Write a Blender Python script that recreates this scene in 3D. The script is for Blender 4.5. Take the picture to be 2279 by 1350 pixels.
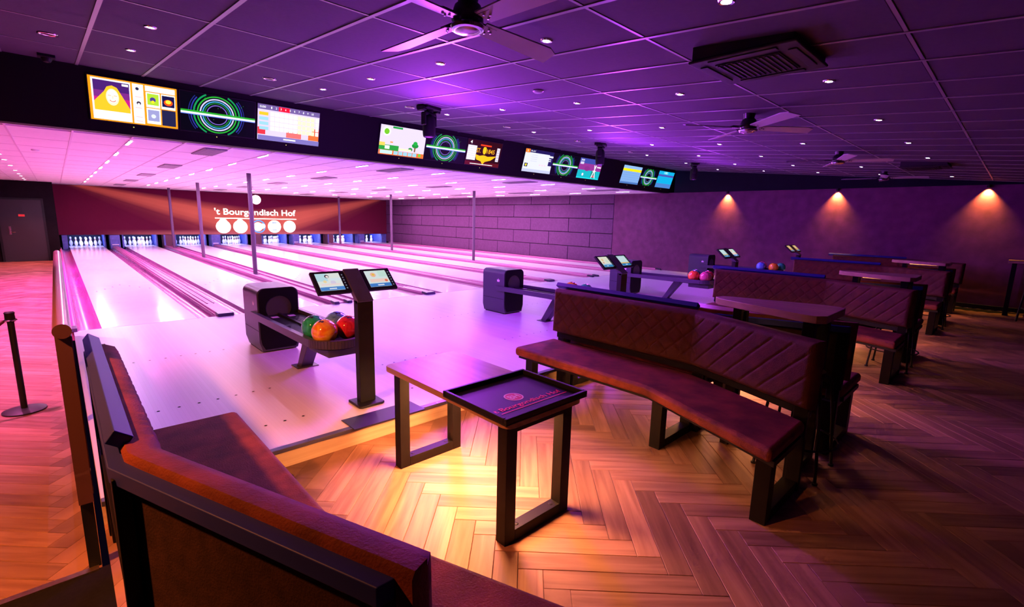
import bpy, bmesh, math, random
from mathutils import Vector, Matrix
random.seed(7)
S = bpy.context.scene
COL = S.collection
for o in list(bpy.data.objects): bpy.data.objects.remove(o)

# ------------------------------------------------------------------ camera, world, exposure
YAW, PITCH, ROLL, FPX = 0.76, -0.1744, 0.0237, 1060.755
CAM = Vector((-0.2921, -8.0162, 1.5128))
_f = Vector((math.sin(YAW)*math.cos(PITCH), math.cos(YAW)*math.cos(PITCH), math.sin(PITCH)))
_r0 = Vector((math.cos(YAW), -math.sin(YAW), 0)); _u0 = _r0.cross(_f)
_r = math.cos(ROLL)*_r0 + math.sin(ROLL)*_u0; _u = -math.sin(ROLL)*_r0 + math.cos(ROLL)*_u0
cd = bpy.data.cameras.new('camera'); cam = bpy.data.objects.new('camera', cd); COL.objects.link(cam)
cd.sensor_fit = 'HORIZONTAL'; cd.sensor_width = 36; cd.lens = FPX/2279*36; cd.clip_start = .05; cd.clip_end = 100
_m = Matrix((_r, _u, -_f)).transposed().to_4x4(); _m.translation = CAM
cam.matrix_world = _m
S.camera = cam
def pix(P):
    d = Vector(P)-CAM; z = d.dot(_f)
    if z < .05: return None
    return (2279/2+FPX*d.dot(_r)/z, 675-FPX*d.dot(_u)/z, z)
W = bpy.data.worlds.new('world'); S.world = W; W.use_nodes = True
W.node_tree.nodes['Background'].inputs[0].default_value = (.02, .008, .04, 1)
W.node_tree.nodes['Background'].inputs[1].default_value = .1
S.view_settings.view_transform = 'Standard'; S.view_settings.look = 'None'
S.view_settings.exposure = 0.0; S.view_settings.gamma = 1.0; S.view_settings.use_curve_mapping = False
try:
    S.cycles.use_denoising = True; S.cycles.max_bounces = 4; S.cycles.diffuse_bounces = 3; S.cycles.glossy_bounces = 2; S.cycles.transmission_bounces = 1; S.cycles.transparent_max_bounces = 2
    S.cycles.use_adaptive_sampling = True; S.cycles.adaptive_threshold = .1; S.cycles.adaptive_min_samples = 12
    S.cycles.sample_clamp_indirect = 4.0; S.cycles.caustics_reflective = False; S.cycles.caustics_refractive = False
except Exception: pass

def lin(c):
    return tuple(((v/255)/12.92 if v <= 10 else (((v/255)+.055)/1.055)**2.4) for v in c[:3])

def lamp(kind, name, loc, color, energy, target=None, size=.1, spot=None, blend=.5, size_y=None):
    d = bpy.data.lights.new(name, kind); d.color = color; d.energy = energy
    if kind == 'AREA':
        d.size = size
        if size_y: d.shape = 'RECTANGLE'; d.size_y = size_y
    else: d.shadow_soft_size = size
    if kind == 'SPOT': d.spot_size = math.radians(spot); d.spot_blend = blend
    o = bpy.data.objects.new(name, d); COL.objects.link(o); o.location = loc
    if target is not None:
        o.rotation_euler = (Vector(target)-Vector(loc)).to_track_quat('-Z', 'Y').to_euler()
    return o

# colours of the coloured light and the added violet fill
VIOLET = (.44, .045, .95); MAGENTA = (1.0, .06, .5); ORANGE = (1.0, .36, .08); PINKWHITE = (1.0, .54, .97)
STRIP_E = 900.0

# ------------------------------------------------------------------ measurements (metres)
ZF = -.14            # seating floor (approach is z = 0)
ZC = -.38            # corridor floor
ZL = 2.46            # ceiling over the lanes
YF = -.145           # lower edge of the screen fascia
XW = 13.95           # right wall
PITCH_X = 3.606      # one pair of lanes
YE = -4.87           # edge of the approach
LW, GW = 1.06, .235
LX = [0]
for i in range(7): LX.append(LX[-1] + (1.7538 if i % 2 == 0 else 1.8524))
CS = .085
def cz(y): return 3.135 + CS*(y+.344)     # sloping ceiling over the seats
ORD = ['first', 'second', 'third', 'fourth', 'fifth', 'sixth', 'seventh', 'eighth', 'ninth', 'tenth', 'eleventh', 'twelfth']

# ------------------------------------------------------------------ materials
MATS = {}
def mat(name, col, rough=.5, metal=0, spec=.5, emit=None, es=1.0, noise=0, nscale=8, bump=0, bscale=60, coat=0, stretch=None, col2=None, sampled=False):
    if name in MATS: return MATS[name]
    m = bpy.data.materials.new(name); m.use_nodes = True; MATS[name] = m
    nt = m.node_tree; b = nt.nodes['Principled BSDF']
    b.inputs['Base Color'].default_value = (*col, 1); b.inputs['Roughness'].default_value = rough
    b.inputs['Metallic'].default_value = metal; b.inputs['Specular IOR Level'].default_value = spec
    if coat: b.inputs['Coat Weight'].default_value = coat; b.inputs['Coat Roughness'].default_value = .08
    if emit:
        b.inputs['Emission Color'].default_value = (*emit, 1); b.inputs['Emission Strength'].default_value = es
        if not sampled: m.cycles.emission_sampling = 'NONE'
    tc = None
    if noise or bump:
        tc = nt.nodes.new('ShaderNodeTexCoord'); mp = nt.nodes.new('ShaderNodeMapping')
        nt.links.new(tc.outputs['Object'], mp.inputs[0])
        if stretch: mp.inputs['Scale'].default_value = stretch
    if noise:
        n = nt.nodes.new('ShaderNodeTexNoise'); n.inputs['Scale'].default_value = nscale; n.inputs['Detail'].default_value = 5
        nt.links.new(mp.outputs[0], n.inputs['Vector'])
        r = nt.nodes.new('ShaderNodeValToRGB')
        c2 = col2 or tuple(min(1, v*(1+noise)) for v in col); c1 = tuple(v*(1-noise) for v in col)
        r.color_ramp.elements[0].position = .3; r.color_ramp.elements[0].color = (*c1, 1)
        r.color_ramp.elements[1].position = .7; r.color_ramp.elements[1].color = (*c2, 1)
        nt.links.new(n.outputs['Fac'], r.inputs[0]); nt.links.new(r.outputs[0], b.inputs['Base Color'])
    if bump:
        n2 = nt.nodes.new('ShaderNodeTexNoise'); n2.inputs['Scale'].default_value = bscale
        nt.links.new(mp.outputs[0], n2.inputs['Vector'])
        bp = nt.nodes.new('ShaderNodeBump'); bp.inputs['Strength'].default_value = bump; bp.inputs['Distance'].default_value = .01
        nt.links.new(n2.outputs['Fac'], bp.inputs['Height']); nt.links.new(bp.outputs[0], b.inputs['Normal'])
    return m

def wood_mat(name, ca, cb, rough=.4, attr=None, stretch=(1.5, 22, 22), spec=.4):
    if name in MATS: return MATS[name]
    m = bpy.data.materials.new(name); m.use_nodes = True; MATS[name] = m
    nt = m.node_tree; b = nt.nodes['Principled BSDF']; L = nt.links.new
    tc = nt.nodes.new('ShaderNodeTexCoord'); mp = nt.nodes.new('ShaderNodeMapping'); mp.inputs['Scale'].default_value = stretch
    L(tc.outputs['Object'], mp.inputs[0])
    if attr == 'rand':
        oi = nt.nodes.new('ShaderNodeObjectInfo'); rnd = oi.outputs['Random']
        ad = nt.nodes.new('ShaderNodeVectorMath'); ad.operation = 'ADD'
        sc = nt.nodes.new('ShaderNodeVectorMath'); sc.operation = 'SCALE'; sc.inputs['Scale'].default_value = 40
        cx = nt.nodes.new('ShaderNodeCombineXYZ'); L(rnd, cx.inputs[0]); L(rnd, cx.inputs[1]); L(cx.outputs[0], sc.inputs[0])
        L(mp.outputs[0], ad.inputs[0]); L(sc.outputs[0], ad.inputs[1]); vec = ad.outputs[0]
    else:
        vec = mp.outputs[0]; rnd = None
        if attr == 'tone':
            at = nt.nodes.new('ShaderNodeAttribute'); at.attribute_name = 'tone'; rnd = at.outputs['Fac']
    n = nt.nodes.new('ShaderNodeTexNoise'); n.inputs['Scale'].default_value = 1.0; n.inputs['Detail'].default_value = 6; n.inputs['Distortion'].default_value = .6
    L(vec, n.inputs['Vector'])
    r = nt.nodes.new('ShaderNodeValToRGB'); r.color_ramp.elements[0].position = .32; r.color_ramp.elements[1].position = .68
    r.color_ramp.elements[0].color = (*ca, 1); r.color_ramp.elements[1].color = (*cb, 1)
    L(n.outputs['Fac'], r.inputs[0]); out = r.outputs[0]
    if rnd is not None:
        mr = nt.nodes.new('ShaderNodeMapRange'); mr.inputs['To Min'].default_value = .62; mr.inputs['To Max'].default_value = 1.18
        L(rnd, mr.inputs['Value'])
        mx = nt.nodes.new('ShaderNodeVectorMath'); mx.operation = 'SCALE'; L(out, mx.inputs[0]); L(mr.outputs[0], mx.inputs['Scale']); out = mx.outputs[0]
    L(out, b.inputs['Base Color']); b.inputs['Roughness'].default_value = rough; b.inputs['Specular IOR Level'].default_value = spec
    bp = nt.nodes.new('ShaderNodeBump'); bp.inputs['Strength'].default_value = .15; bp.inputs['Distance'].default_value = .004
    L(n.outputs['Fac'], bp.inputs['Height']); L(bp.outputs[0], b.inputs['Normal'])
    return m

M_BLACK = mat('black_metal', (.008, .0075, .010), .45, 0, .35, bump=.05, bscale=300)
M_BLACK2 = mat('satin_black', (.006, .006, .008), .55, 0, .3)
M_FRAME = mat('frame_steel', (.006, .0045, .005), .5, 0, .14, bump=.04, bscale=250)
M_RAILP = mat('rail_paint', (.02, .026, .24), .5, 0, .3)
M_SUEDE = mat('brown_suede', (.145, .029, .016), .75, 0, .25, noise=.45, nscale=7, bump=.25, bscale=140)
M_QUILT = mat('brown_quilt', (.085, .022, .014), .7, 0, .25, noise=.25, nscale=14, bump=.2, bscale=180)
M_BACK = mat('brown_back', (.035, .014, .011), .8, 0, .2, noise=.3, nscale=20, bump=.2, bscale=160)
M_TABLE = wood_mat('table_oak', (.25, .14, .09), (.42, .26, .18), .38, None, (14, 1.2, 14))
M_PLANK = wood_mat('plank_oak', (.20, .097, .072), (.335, .18, .135), .55, 'rand', (1.6, 20, 20), .18)
M_PLANKS = wood_mat('plank_oak_far', (.20, .097, .072), (.335, .18, .135), .55, 'tone', (3, 3, 3), .18)
M_PLINTH = wood_mat('plinth_oak', (.52, .34, .23), (.66, .46, .33), .5, None, (1.2, 30, 30))
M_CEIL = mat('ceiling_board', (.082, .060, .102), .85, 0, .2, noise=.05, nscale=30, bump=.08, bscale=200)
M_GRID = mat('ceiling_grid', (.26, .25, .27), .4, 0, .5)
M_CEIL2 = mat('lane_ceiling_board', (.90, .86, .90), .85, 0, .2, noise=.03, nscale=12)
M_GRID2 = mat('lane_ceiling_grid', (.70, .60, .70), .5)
M_VENT = mat('vent_grey', (.25, .2, .27), .6)
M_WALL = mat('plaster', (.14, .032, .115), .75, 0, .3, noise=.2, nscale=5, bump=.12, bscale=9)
M_DARKW = mat('dark_wall', (.008, .0055, .008), .9, 0, .1, noise=.2, nscale=5)
M_NAVY = mat('navy_bulkhead', (.006, .006, .016), .8, 0, .15, noise=.15, nscale=4)
M_FASCIA = mat('black_fascia', (.004, .0035, .005), .6, 0, .12, bump=.03, bscale=90)
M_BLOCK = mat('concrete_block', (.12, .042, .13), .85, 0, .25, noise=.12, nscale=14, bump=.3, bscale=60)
M_MORTAR = mat('mortar_dark', (.012, .006, .014), .9)
M_APPR = mat('approach', (.60, .56, .70), .34, 0, .30)
M_LANE = mat('lane_top', (.88, .80, .86), .16, 0, .35, noise=.04, nscale=1.5, stretch=(1, 6, 1))
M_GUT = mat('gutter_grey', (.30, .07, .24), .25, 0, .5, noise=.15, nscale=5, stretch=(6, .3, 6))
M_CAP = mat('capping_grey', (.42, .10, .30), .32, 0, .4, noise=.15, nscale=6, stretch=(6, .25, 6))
M_NOSE = mat('capping_nose', (.03, .025, .07), .35)
M_COLUMN = mat('column_paint', (.10, .05, .12), .45)
M_HOOD = mat('hood_plastic', (.055, .05, .085), .38, 0, .5, bump=.03, bscale=300)
M_HOODF = mat('hood_front', (.004, .0035, .006), .6, 0, .15)
M_WHITE = mat('white_paint', (.8, .8, .82), .4)
M_PITB = mat('pit_blue', (.09, .11, .42), .45, noise=.2, nscale=9)
M_PITD = mat('pit_dark', (.015, .015, .03), .8)
M_MARK = mat('lane_marker', (.10, .06, .07), .5)
M_RUBBER = mat('rubber_mat', (.006, .0045, .004), .9, 0, .1, noise=.3, nscale=60)
M_BRASS = mat('nosing_metal', (.5, .35, .2), .35, 1)
M_CHROME = mat('chrome', (.7, .68, .72), .15, 1)
M_RAIL = mat('rail_panel', (.16, .07, .09), .28, 0, .6, coat=.3)
M_RAILIN = mat('rail_inner', (.30, .22, .34), .12, 0, .7)
M_BLADE = mat('fan_blade', (.42, .38, .44), .42, noise=.05, nscale=5)
M_FANB = mat('fan_body', (.035, .03, .035), .3, .6)
M_AC = mat('ac_plastic', (.02, .018, .024), .5, 0, .3)
M_SPOT = mat('spot_lens', (1, 1, 1), .3, emit=(.70, .70, 1.0), es=30)
M_STRIP = mat('strip_lens', (1, 1, 1), .3, emit=PINKWHITE, es=STRIP_E, sampled=True)
M_STRIPV = mat('strip_lens_near', (1, 1, 1), .3, emit=(.58, .40, 1.0), es=STRIP_E*.36, sampled=True)
M_STRIPM = mat('strip_lens_far', (1, 1, 1), .3, emit=(1, .50, .86), es=STRIP_E*.95, sampled=True)
M_WARM = mat('warm_led', (1, .8, .6), .4, emit=(1, .38, .13), es=165, sampled=True)
M_WARM2 = mat('warm_led_strip', (1, .8, .6), .4, emit=(1, .36, .08), es=2.8, sampled=True)
M_WARM3 = mat('warm_led_small', (1, .8, .6), .4, emit=(1, .40, .10), es=2.5, sampled=True)
M_GLASSR = mat('rope_red', (.12, .02, .05), .6)

# ------------------------------------------------------------------ mesh helpers
class MB:
    def __init__(s): s.v = []; s.f = []; s.c = []
    def add(s, vs, fs, col=None):
        n = len(s.v); s.v += [tuple(v) for v in vs]; s.f += [tuple(i+n for i in f) for f in fs]; s.c += [col]*len(fs); return s
    def box(s, x0, x1, y0, y1, z0, z1, col=None):
        return s.add([(x0,y0,z0),(x1,y0,z0),(x1,y1,z0),(x0,y1,z0),(x0,y0,z1),(x1,y0,z1),(x1,y1,z1),(x0,y1,z1)],
                     [(0,3,2,1),(4,5,6,7),(0,1,5,4),(1,2,6,5),(2,3,7,6),(3,0,4,7)], col)
    def prism(s, poly, z0, z1):
        a = sum(poly[i][0]*poly[(i+1) % len(poly)][1]-poly[(i+1) % len(poly)][0]*poly[i][1] for i in range(len(poly)))
        if a < 0: poly = poly[::-1]
        n = len(poly)
        return s.add([(x,y,z0) for x,y in poly]+[(x,y,z1) for x,y in poly],
                     [tuple(range(n-1,-1,-1)), tuple(range(n,2*n))]+[(i,(i+1)%n,n+(i+1)%n,n+i) for i in range(n)])
    def extrude_y(s, prof, y0, y1, closed=True):      # profile of (x, z) swept along y
        n = len(prof); fs = [(i,(i+1)%n,n+(i+1)%n,n+i) for i in range(n if closed else n-1)]
        if closed: fs += [tuple(range(n-1,-1,-1)), tuple(range(n,2*n))]
        return s.add([(x,y0,z) for x,z in prof]+[(x,y1,z) for x,z in prof], fs)
    def extrude_x(s, prof, x0, x1):                   # profile of (y, z) swept along x
        n = len(prof)
        return s.add([(x0,y,z) for y,z in prof]+[(x1,y,z) for y,z in prof],
                     [(i,(i+1)%n,n+(i+1)%n,n+i) for i in range(n)]+[tuple(range(n-1,-1,-1)), tuple(range(n,2*n))])
    def lathe(s, prof, c=(0,0,0), n=20, axis='z'):
        vs = []; m = len(prof)
        for k in range(n):
            a = 2*math.pi*k/n
            for r, z in prof:
                p = (r*math.cos(a), r*math.sin(a), z)
                if axis == 'y': p = (p[0], p[2], p[1])
                if axis == 'x': p = (p[2], p[0], p[1])
                vs.append((c[0]+p[0], c[1]+p[1], c[2]+p[2]))
        fs = [(k*m+i, ((k+1)%n)*m+i, ((k+1)%n)*m+i+1, k*m+i+1) for k in range(n) for i in range(m-1)]
        if prof[0][0] > 1e-6: fs.append(tuple(k*m for k in range(n))[::-1])
        if prof[-1][0] > 1e-6: fs.append(tuple(k*m+m-1 for k in range(n)))
        return s.add(vs, fs)
    def cyl(s, c, r, h, n=18, axis='z'): return s.lathe([(r,0),(r,h)], c, n, axis)
    def tube(s, path, r, n=8):
        P = [Vector(p) for p in path]; vs = []; up = None
        for i, p in enumerate(P):
            t = ((P[min(i+1,len(P)-1)]-P[max(i-1,0)])).normalized()
            a = Vector((0,0,1)) if abs(t.z) < .9 else Vector((1,0,0))
            u = t.cross(a).normalized()
            if up is not None and u.dot(up) < 0: u = -u
            up = u; w = t.cross(u)
            vs += [tuple(p+r*(math.cos(2*math.pi*k/n)*u+math.sin(2*math.pi*k/n)*w)) for k in range(n)]
        fs = [(i*n+k, i*n+(k+1)%n, (i+1)*n+(k+1)%n, (i+1)*n+k) for i in range(len(P)-1) for k in range(n)]
        fs += [tuple(range(n)), tuple(range((len(P)-1)*n, len(P)*n))]
        return s.add(vs, fs)
    def mesh(s, name, m, smooth=False, recalc=True):
        me = bpy.data.meshes.new(name); me.from_pydata(s.v, [], s.f); me.materials.append(m)
        if recalc:
            b = bmesh.new(); b.from_mesh(me); bmesh.ops.recalc_face_normals(b, faces=b.faces); b.to_mesh(me); b.free()
        if smooth:
            me.polygons.foreach_set('use_smooth', [True]*len(me.polygons))
            try: me.set_sharp_from_angle(angle=math.radians(40))
            except Exception: pass
        return me
    def build(s, name, m, parent=None, smooth=False, bevel=0, seg=2, loc=(0,0,0), rotz=0):
        o = link(name, s.mesh(name, m, smooth), parent, loc, rotz)
        if bevel:
            b = o.modifiers.new('bevel', 'BEVEL'); b.width = bevel; b.segments = seg; b.limit_method = 'ANGLE'; b.angle_limit = math.radians(35)
            if seg > 1:
                o.data.polygons.foreach_set('use_smooth', [True]*len(o.data.polygons))
                try: b.harden_normals = True
                except Exception: pass
        return o
def link(name, data, parent=None, loc=(0,0,0), rotz=0):
    o = bpy.data.objects.new(name, data); COL.objects.link(o); o.location = loc
    if rotz: o.rotation_euler = (0, 0, rotz)
    if parent is not None: o.parent = parent
    return o
def tag(o, label, cat, group=None):
    o['label'] = label; o['category'] = cat
    if group: o['group'] = group
    return o
def thing(name, label, cat, loc=(0,0,0), group=None, rotz=0):
    return tag(link(name, None, None, loc, rotz), label, cat, group)
def struct(o, label=None):
    o['kind'] = 'structure'
    if label: o['label'] = label
    return o
def copy_tree(o, parent=None, loc=None):
    c = o.copy(); COL.objects.link(c); c.parent = parent
    if loc is not None: c.location = loc
    for ch in o.children: copy_tree(ch, c)
    return c

# ================================================================== STRUCTURE
# ---- floors
def herringbone(xmin, xmax, ymin, ymax):
    w, n = .12, 6; L = w*n; out = []
    cx, cy = (xmin+xmax)/2, (ymin+ymax)/2
    R = int((math.hypot(xmax-xmin, ymax-ymin)/2+1)/w)+2
    ca = math.sqrt(.5)
    def rot(x, y): return (cx+(x-y)*ca, cy+(x+y)*ca)
    seen = set()
    for r in range(-R, R):
        for k in range(-R//(2*n)-2, R//(2*n)+2):
            x0 = r+2*n*k
            if abs(x0) > R*1.5: continue
            out.append((rot((x0+n/2)*w, (r+.5)*w), math.pi/4))
            r0 = r-2*n+1-2*n*k                       # vertical plank in column r
            out.append((rot((r+.5)*w, (r0+n/2)*w), math.pi*3/4))
    m = .36
    return [(p, a) for p, a in out if xmin-m < p[0] < xmax+m and ymin-m < p[1] < ymax+m], w, L

def floor_zone(name, rects, z, label, maxind):
    base = MB()
    for x0, x1, y0, y1 in rects: base.box(x0, x1, y0, y1, z-.12, z-.006)
    fo = struct(base.build(name, M_RUBBER), label)
    xs = [r[0] for r in rects]+[r[1] for r in rects]; ys = [r[2] for r in rects]+[r[3] for r in rects]
    pl, w, L = herringbone(min(xs), max(xs), min(ys), max(ys))
    rects2 = rects
    def clipped(p, a):                               # plank outline clipped to the room
        hx, hy = L/2-.0008, w/2-.0008; ca, sa = math.cos(a), math.sin(a)
        poly = [(p[0]+x*ca-y*sa, p[1]+x*sa+y*ca) for x, y in ((-hx,-hy),(hx,-hy),(hx,hy),(-hx,hy))]
        res = []
        for x0, x1, y0, y1 in rects2:
            q = poly
            for ax, lim, sg in ((0,x0,1),(0,x1,-1),(1,y0,1),(1,y1,-1)):
                nq = []
                for i in range(len(q)):
                    A, B = q[i], q[(i+1) % len(q)]
                    da, db = sg*(A[ax]-lim), sg*(B[ax]-lim)
                    if da >= 0: nq.append(A)
                    if da*db < 0:
                        t = da/(da-db); nq.append((A[0]+t*(B[0]-A[0]), A[1]+t*(B[1]-A[1])))
                q = nq
                if not q: break
            if len(q) >= 3: res.append(q)
        whole = any(all(x0 <= v[0] <= x1 and y0 <= v[1] <= y1 for v in poly) for x0, x1, y0, y1 in rects2)
        return res, whole
    cand = []; rest = []
    for p, a in pl:
        res, whole = clipped(p, a)
        if not res: continue
        q = pix((p[0], p[1], z))
        score = 0
        if q and -60 < q[0] < 2340 and -60 < q[1] < 1410: score = 1/(q[2]**3)
        if whole and score > 0: cand.append((score, p, a, res))
        else: rest.append(res)
    cand.sort(key=lambda t: -t[0])
    b = MB(); hx, hy = L/2-.0008, w/2-.0008; e = .0022
    b.add([(-hx,-hy,-.006),(hx,-hy,-.006),(hx,hy,-.006),(-hx,hy,-.006),(-hx,-hy,-e),(hx,-hy,-e),(hx,hy,-e),(-hx,hy,-e),
           (-hx+e,-hy+e,0),(hx-e,-hy+e,0),(hx-e,hy-e,0),(-hx+e,hy-e,0)],
          [(0,1,5,4),(1,2,6,5),(2,3,7,6),(3,0,4,7),(4,5,9,8),(5,6,10,9),(6,7,11,10),(7,4,8,11),(8,9,10,11)])
    me = b.mesh('plank', M_PLANK)
    for sc, p, a, res in cand[:maxind]:
        link('plank', me, fo, (p[0], p[1], z), a)
    rest += [c[3] for c in cand[maxind:]]
    g = MB(); tones = []
    for res in rest:
        t = random.random()
        for q in res:
            n = len(q); g.add([(x,y,z-.006) for x,y in q]+[(x,y,z) for x,y in q], [tuple(range(n,2*n))]+[(i,(i+1)%n,n+(i+1)%n,n+i) for i in range(n)])
            tones += [t]*(n+1)
    me = g.mesh('planks', M_PLANKS, recalc=False)
    at = me.attributes.new('tone', 'FLOAT', 'FACE'); at.data.foreach_set('value', tones)
    o = link('outer_planks', me, fo); o['kind'] = 'stuff'
    return fo
floor_zone('floor', [(-.27, XW, -11.5, YE-.012)], ZF, 'oak herringbone floor of the seating area', 225)
floor_zone('floor_corridor', [(-2.6, -.30, -5.24, 16.5)], ZC, 'oak herringbone floor of the left corridor', 75)
fl = struct(MB().box(-2.6, -.27, -11.5, -5.27, ZC-.1, ZF).build('floor_landing', M_RUBBER), 'dark rubber landing beside the left bench')
MB().box(-2.6, -.31, -5.285, -5.25, ZF-.002, ZF+.006).build('nosing', M_BRASS, fl)
MB().box(-2.6, -.31, -5.25, -5.243, ZC, ZF).build('riser', M_RUBBER, fl)

# approach with fine board lines
def approach_material():
    m = M_APPR; nt = m.node_tree; b = nt.nodes['Principled BSDF']; L = nt.links.new
    tc = nt.nodes.new('ShaderNodeTexCoord'); sp = nt.nodes.new('ShaderNodeSeparateXYZ'); L(tc.outputs['Object'], sp.inputs[0])
    mu = nt.nodes.new('ShaderNodeMath'); mu.operation = 'MULTIPLY'; mu.inputs[1].default_value = 1/.027; L(sp.outputs['X'], mu.inputs[0])
    fr = nt.nodes.new('ShaderNodeMath'); fr.operation = 'FRACT'; L(mu.outputs[0], fr.inputs[0])
    lt = nt.nodes.new('ShaderNodeMath'); lt.operation = 'LESS_THAN'; lt.inputs[1].default_value = .07; L(fr.outputs[0], lt.inputs[0])
    fl_ = nt.nodes.new('ShaderNodeMath'); fl_.operation = 'FLOOR'; L(mu.outputs[0], fl_.inputs[0])
    wn = nt.nodes.new('ShaderNodeTexWhiteNoise'); wn.noise_dimensions = '1D'; L(fl_.outputs[0], wn.inputs['W'])
    mr = nt.nodes.new('ShaderNodeMapRange'); mr.inputs['To Min'].default_value = .94; mr.inputs['To Max'].default_value = 1.0; L(wn.outputs['Value'], mr.inputs['Value'])
    sb = nt.nodes.new('ShaderNodeMath'); sb.operation = 'MULTIPLY_ADD'; sb.inputs[1].default_value = -.10; L(lt.outputs[0], sb.inputs[0]); L(mr.outputs[0], sb.inputs[2])
    sc = nt.nodes.new('ShaderNodeVectorMath'); sc.operation = 'SCALE'; sc.inputs[0].default_value = (.60, .56, .70); L(sb.outputs[0], sc.inputs['Scale'])
    L(sc.outputs[0], b.inputs['Base Color'])
approach_material()
ap = struct(MB().box(-.27, XW, YE, -.012, -.13, 0).build('floor_approach', M_APPR), 'pale polished bowling approach with fine board lines')
dots = MB()
for l in range(8):
    for yy in (-2.05, -3.66, -4.45):
        for j in range(-3, 4): dots.lathe([(0,.0008),(.011,.0008)], (LX[l]+LW/2+j*.133, yy, 0), 8)
o = dots.build('dot_markers', M_MARK, ap); o['kind'] = 'stuff'
tr = struct(MB().box(-.27, XW, YE-.04, YE+.01, -.022, .006).build('trim_1', mat('edge_trim', (.05, .045, .10), .35), bevel=.003), 'dark edge trim along the approach step')
scr = MB()
for k in range(40): scr.lathe([(0,.0015),(.006,.001),(.006,0)], (.1+k*.35, YE-.018, .006), 8)
o = scr.build('screws', M_CHROME, tr); o['kind'] = 'stuff'
struct(MB().box(-.27, XW, YE-.012, YE, ZF-.05, -.022).build('trim_2', M_PLINTH), 'light oak riser under the approach edge')
tag(MB().add([(1.11,-4.945,.010),(1.70,-4.945,.010),(1.70,-4.715,.004),(1.11,-4.715,.004),(1.11,-4.945,.006),(1.70,-4.945,.006),(1.70,-4.715,.0),(1.11,-4.715,.0)],
     [(0,1,2,3),(4,7,6,5),(0,4,5,1),(1,5,6,2),(2,6,7,3),(3,7,4,0)]).build('cable_cover', M_BLACK),
    'black metal cover plate on the approach edge in front of the nearest console', 'cover plate')

# ---- walls
def wall(name, x0, x1, y0, y1, z0, z1, m, label=None):
    return struct(MB().box(x0, x1, y0, y1, z0, z1).build(name, m), label)
wall('wall_left', -2.75, -2.6, -11.5, 18, ZC, 3.3, M_DARKW, 'dark side wall of the corridor')
wall('wall_rear', -2.75, XW+.3, -11.65, -11.5, ZC, 3.3, M_DARKW, 'dark wall behind the seating')
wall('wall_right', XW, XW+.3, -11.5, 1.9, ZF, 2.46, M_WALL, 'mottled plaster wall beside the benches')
wb = struct(MB().box(XW-.02, XW, -11.5, YE, ZF, ZF+.09).build('baseboard_right', M_BLACK2, bevel=.004), 'black baseboard under the plaster wall')
wall('trim_3', XW-.06, XW+.3, -11.5, YF-.2, 2.455, 3.3, M_NAVY, 'dark navy bulkhead above the plaster wall')
bw = wall('wall_lane_right', XW+.03, XW+.3, 1.9, 18.4, -.3, 2.5, M_MORTAR, 'large block wall beside the rightmost lane')
# block wall: each block its own piece
BH = [(.055,.560),(.582,1.080),(1.102,1.604),(1.626,2.118),(2.140,2.455)]
blk = {}
def block(y0, y1, z0, z1):
    key = (round(y1-y0, 2), round(z1-z0, 2))
    if key not in blk:
        b = MB(); hy, hz = (y1-y0)/2, (z1-z0)/2; e = .006
        b.add([(0,-hy,-hz),(0,hy,-hz),(0,hy,hz),(0,-hy,hz),(-.026,-hy,-hz),(-.026,hy,-hz),(-.026,hy,hz),(-.026,-hy,hz),
               (-.034,-hy+e,-hz+e),(-.034,hy-e,-hz+e),(-.034,hy-e,hz-e),(-.034,-hy+e,hz-e)],
              [(0,1,5,4),(1,2,6,5),(2,3,7,6),(3,0,4,7),(4,5,9,8),(5,6,10,9),(6,7,11,10),(7,4,8,11),(8,9,10,11)])
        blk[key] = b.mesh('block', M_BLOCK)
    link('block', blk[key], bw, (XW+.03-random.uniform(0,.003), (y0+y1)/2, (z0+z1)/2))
for r, (z0, z1) in enumerate(BH):
    st = 3.93 if r % 2 == 0 else 2.9
    ys = [1.905]+[st+2.04*k for k in range(9) if st+2.04*k < 18.2]+[18.38]
    for a, b_ in zip(ys[:-1], ys[1:]): block(a+.011, b_-.011, z0, z1)
# door wall at the end of the corridor
dw = wall('wall_door', -2.6, -.37, 16.5, 16.65, ZC, 2.5, M_DARKW, 'dark wall at the far end of the corridor')
wall('wall_machine_left', -.37, -.26, 16.5, 20.2, ZC, 2.5, M_DARKW, 'dark side wall of the pin machines')
dr = struct(MB().box(-1.72, -.62, 16.46, 16.5, ZC+.005, 1.80).build('door_1', mat('door_black', (.014, .010, .014), .55), bevel=.004), 'black exit door at the far end of the corridor')
MB().box(-1.78, -1.72, 16.45, 16.5, ZC, 1.86).box(-.62, -.56, 16.45, 16.5, ZC, 1.86).box(-1.72, -.62, 16.45, 16.5, 1.80, 1.86).build('door_frame', M_BLACK2, dr)
dh = MB().cyl((-1.50, 16.40, .66), .012, .06, 10, 'y'); dh.tube([(-1.50,16.40,.66),(-1.36,16.40,.66)], .011)
dh.build('door_handle', M_CHROME, dr, smooth=True)
MB().box(-1.53, -1.47, 16.452, 16.46, .58, .86).build('handle_plate', M_CHROME, dr, bevel=.003)
MB().box(-1.24, -1.08, 16.445, 16.46, 1.21, 1.285).build('door_sign', mat('sign_red', (.55, .03, .03), .4, emit=(1, .05, .03), es=.22), dr)
wall('wall_end', -2.75, XW+.3, 20.2, 20.35, -.4, 2.6, M_PITD, 'dark wall behind the pin machines')

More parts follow.
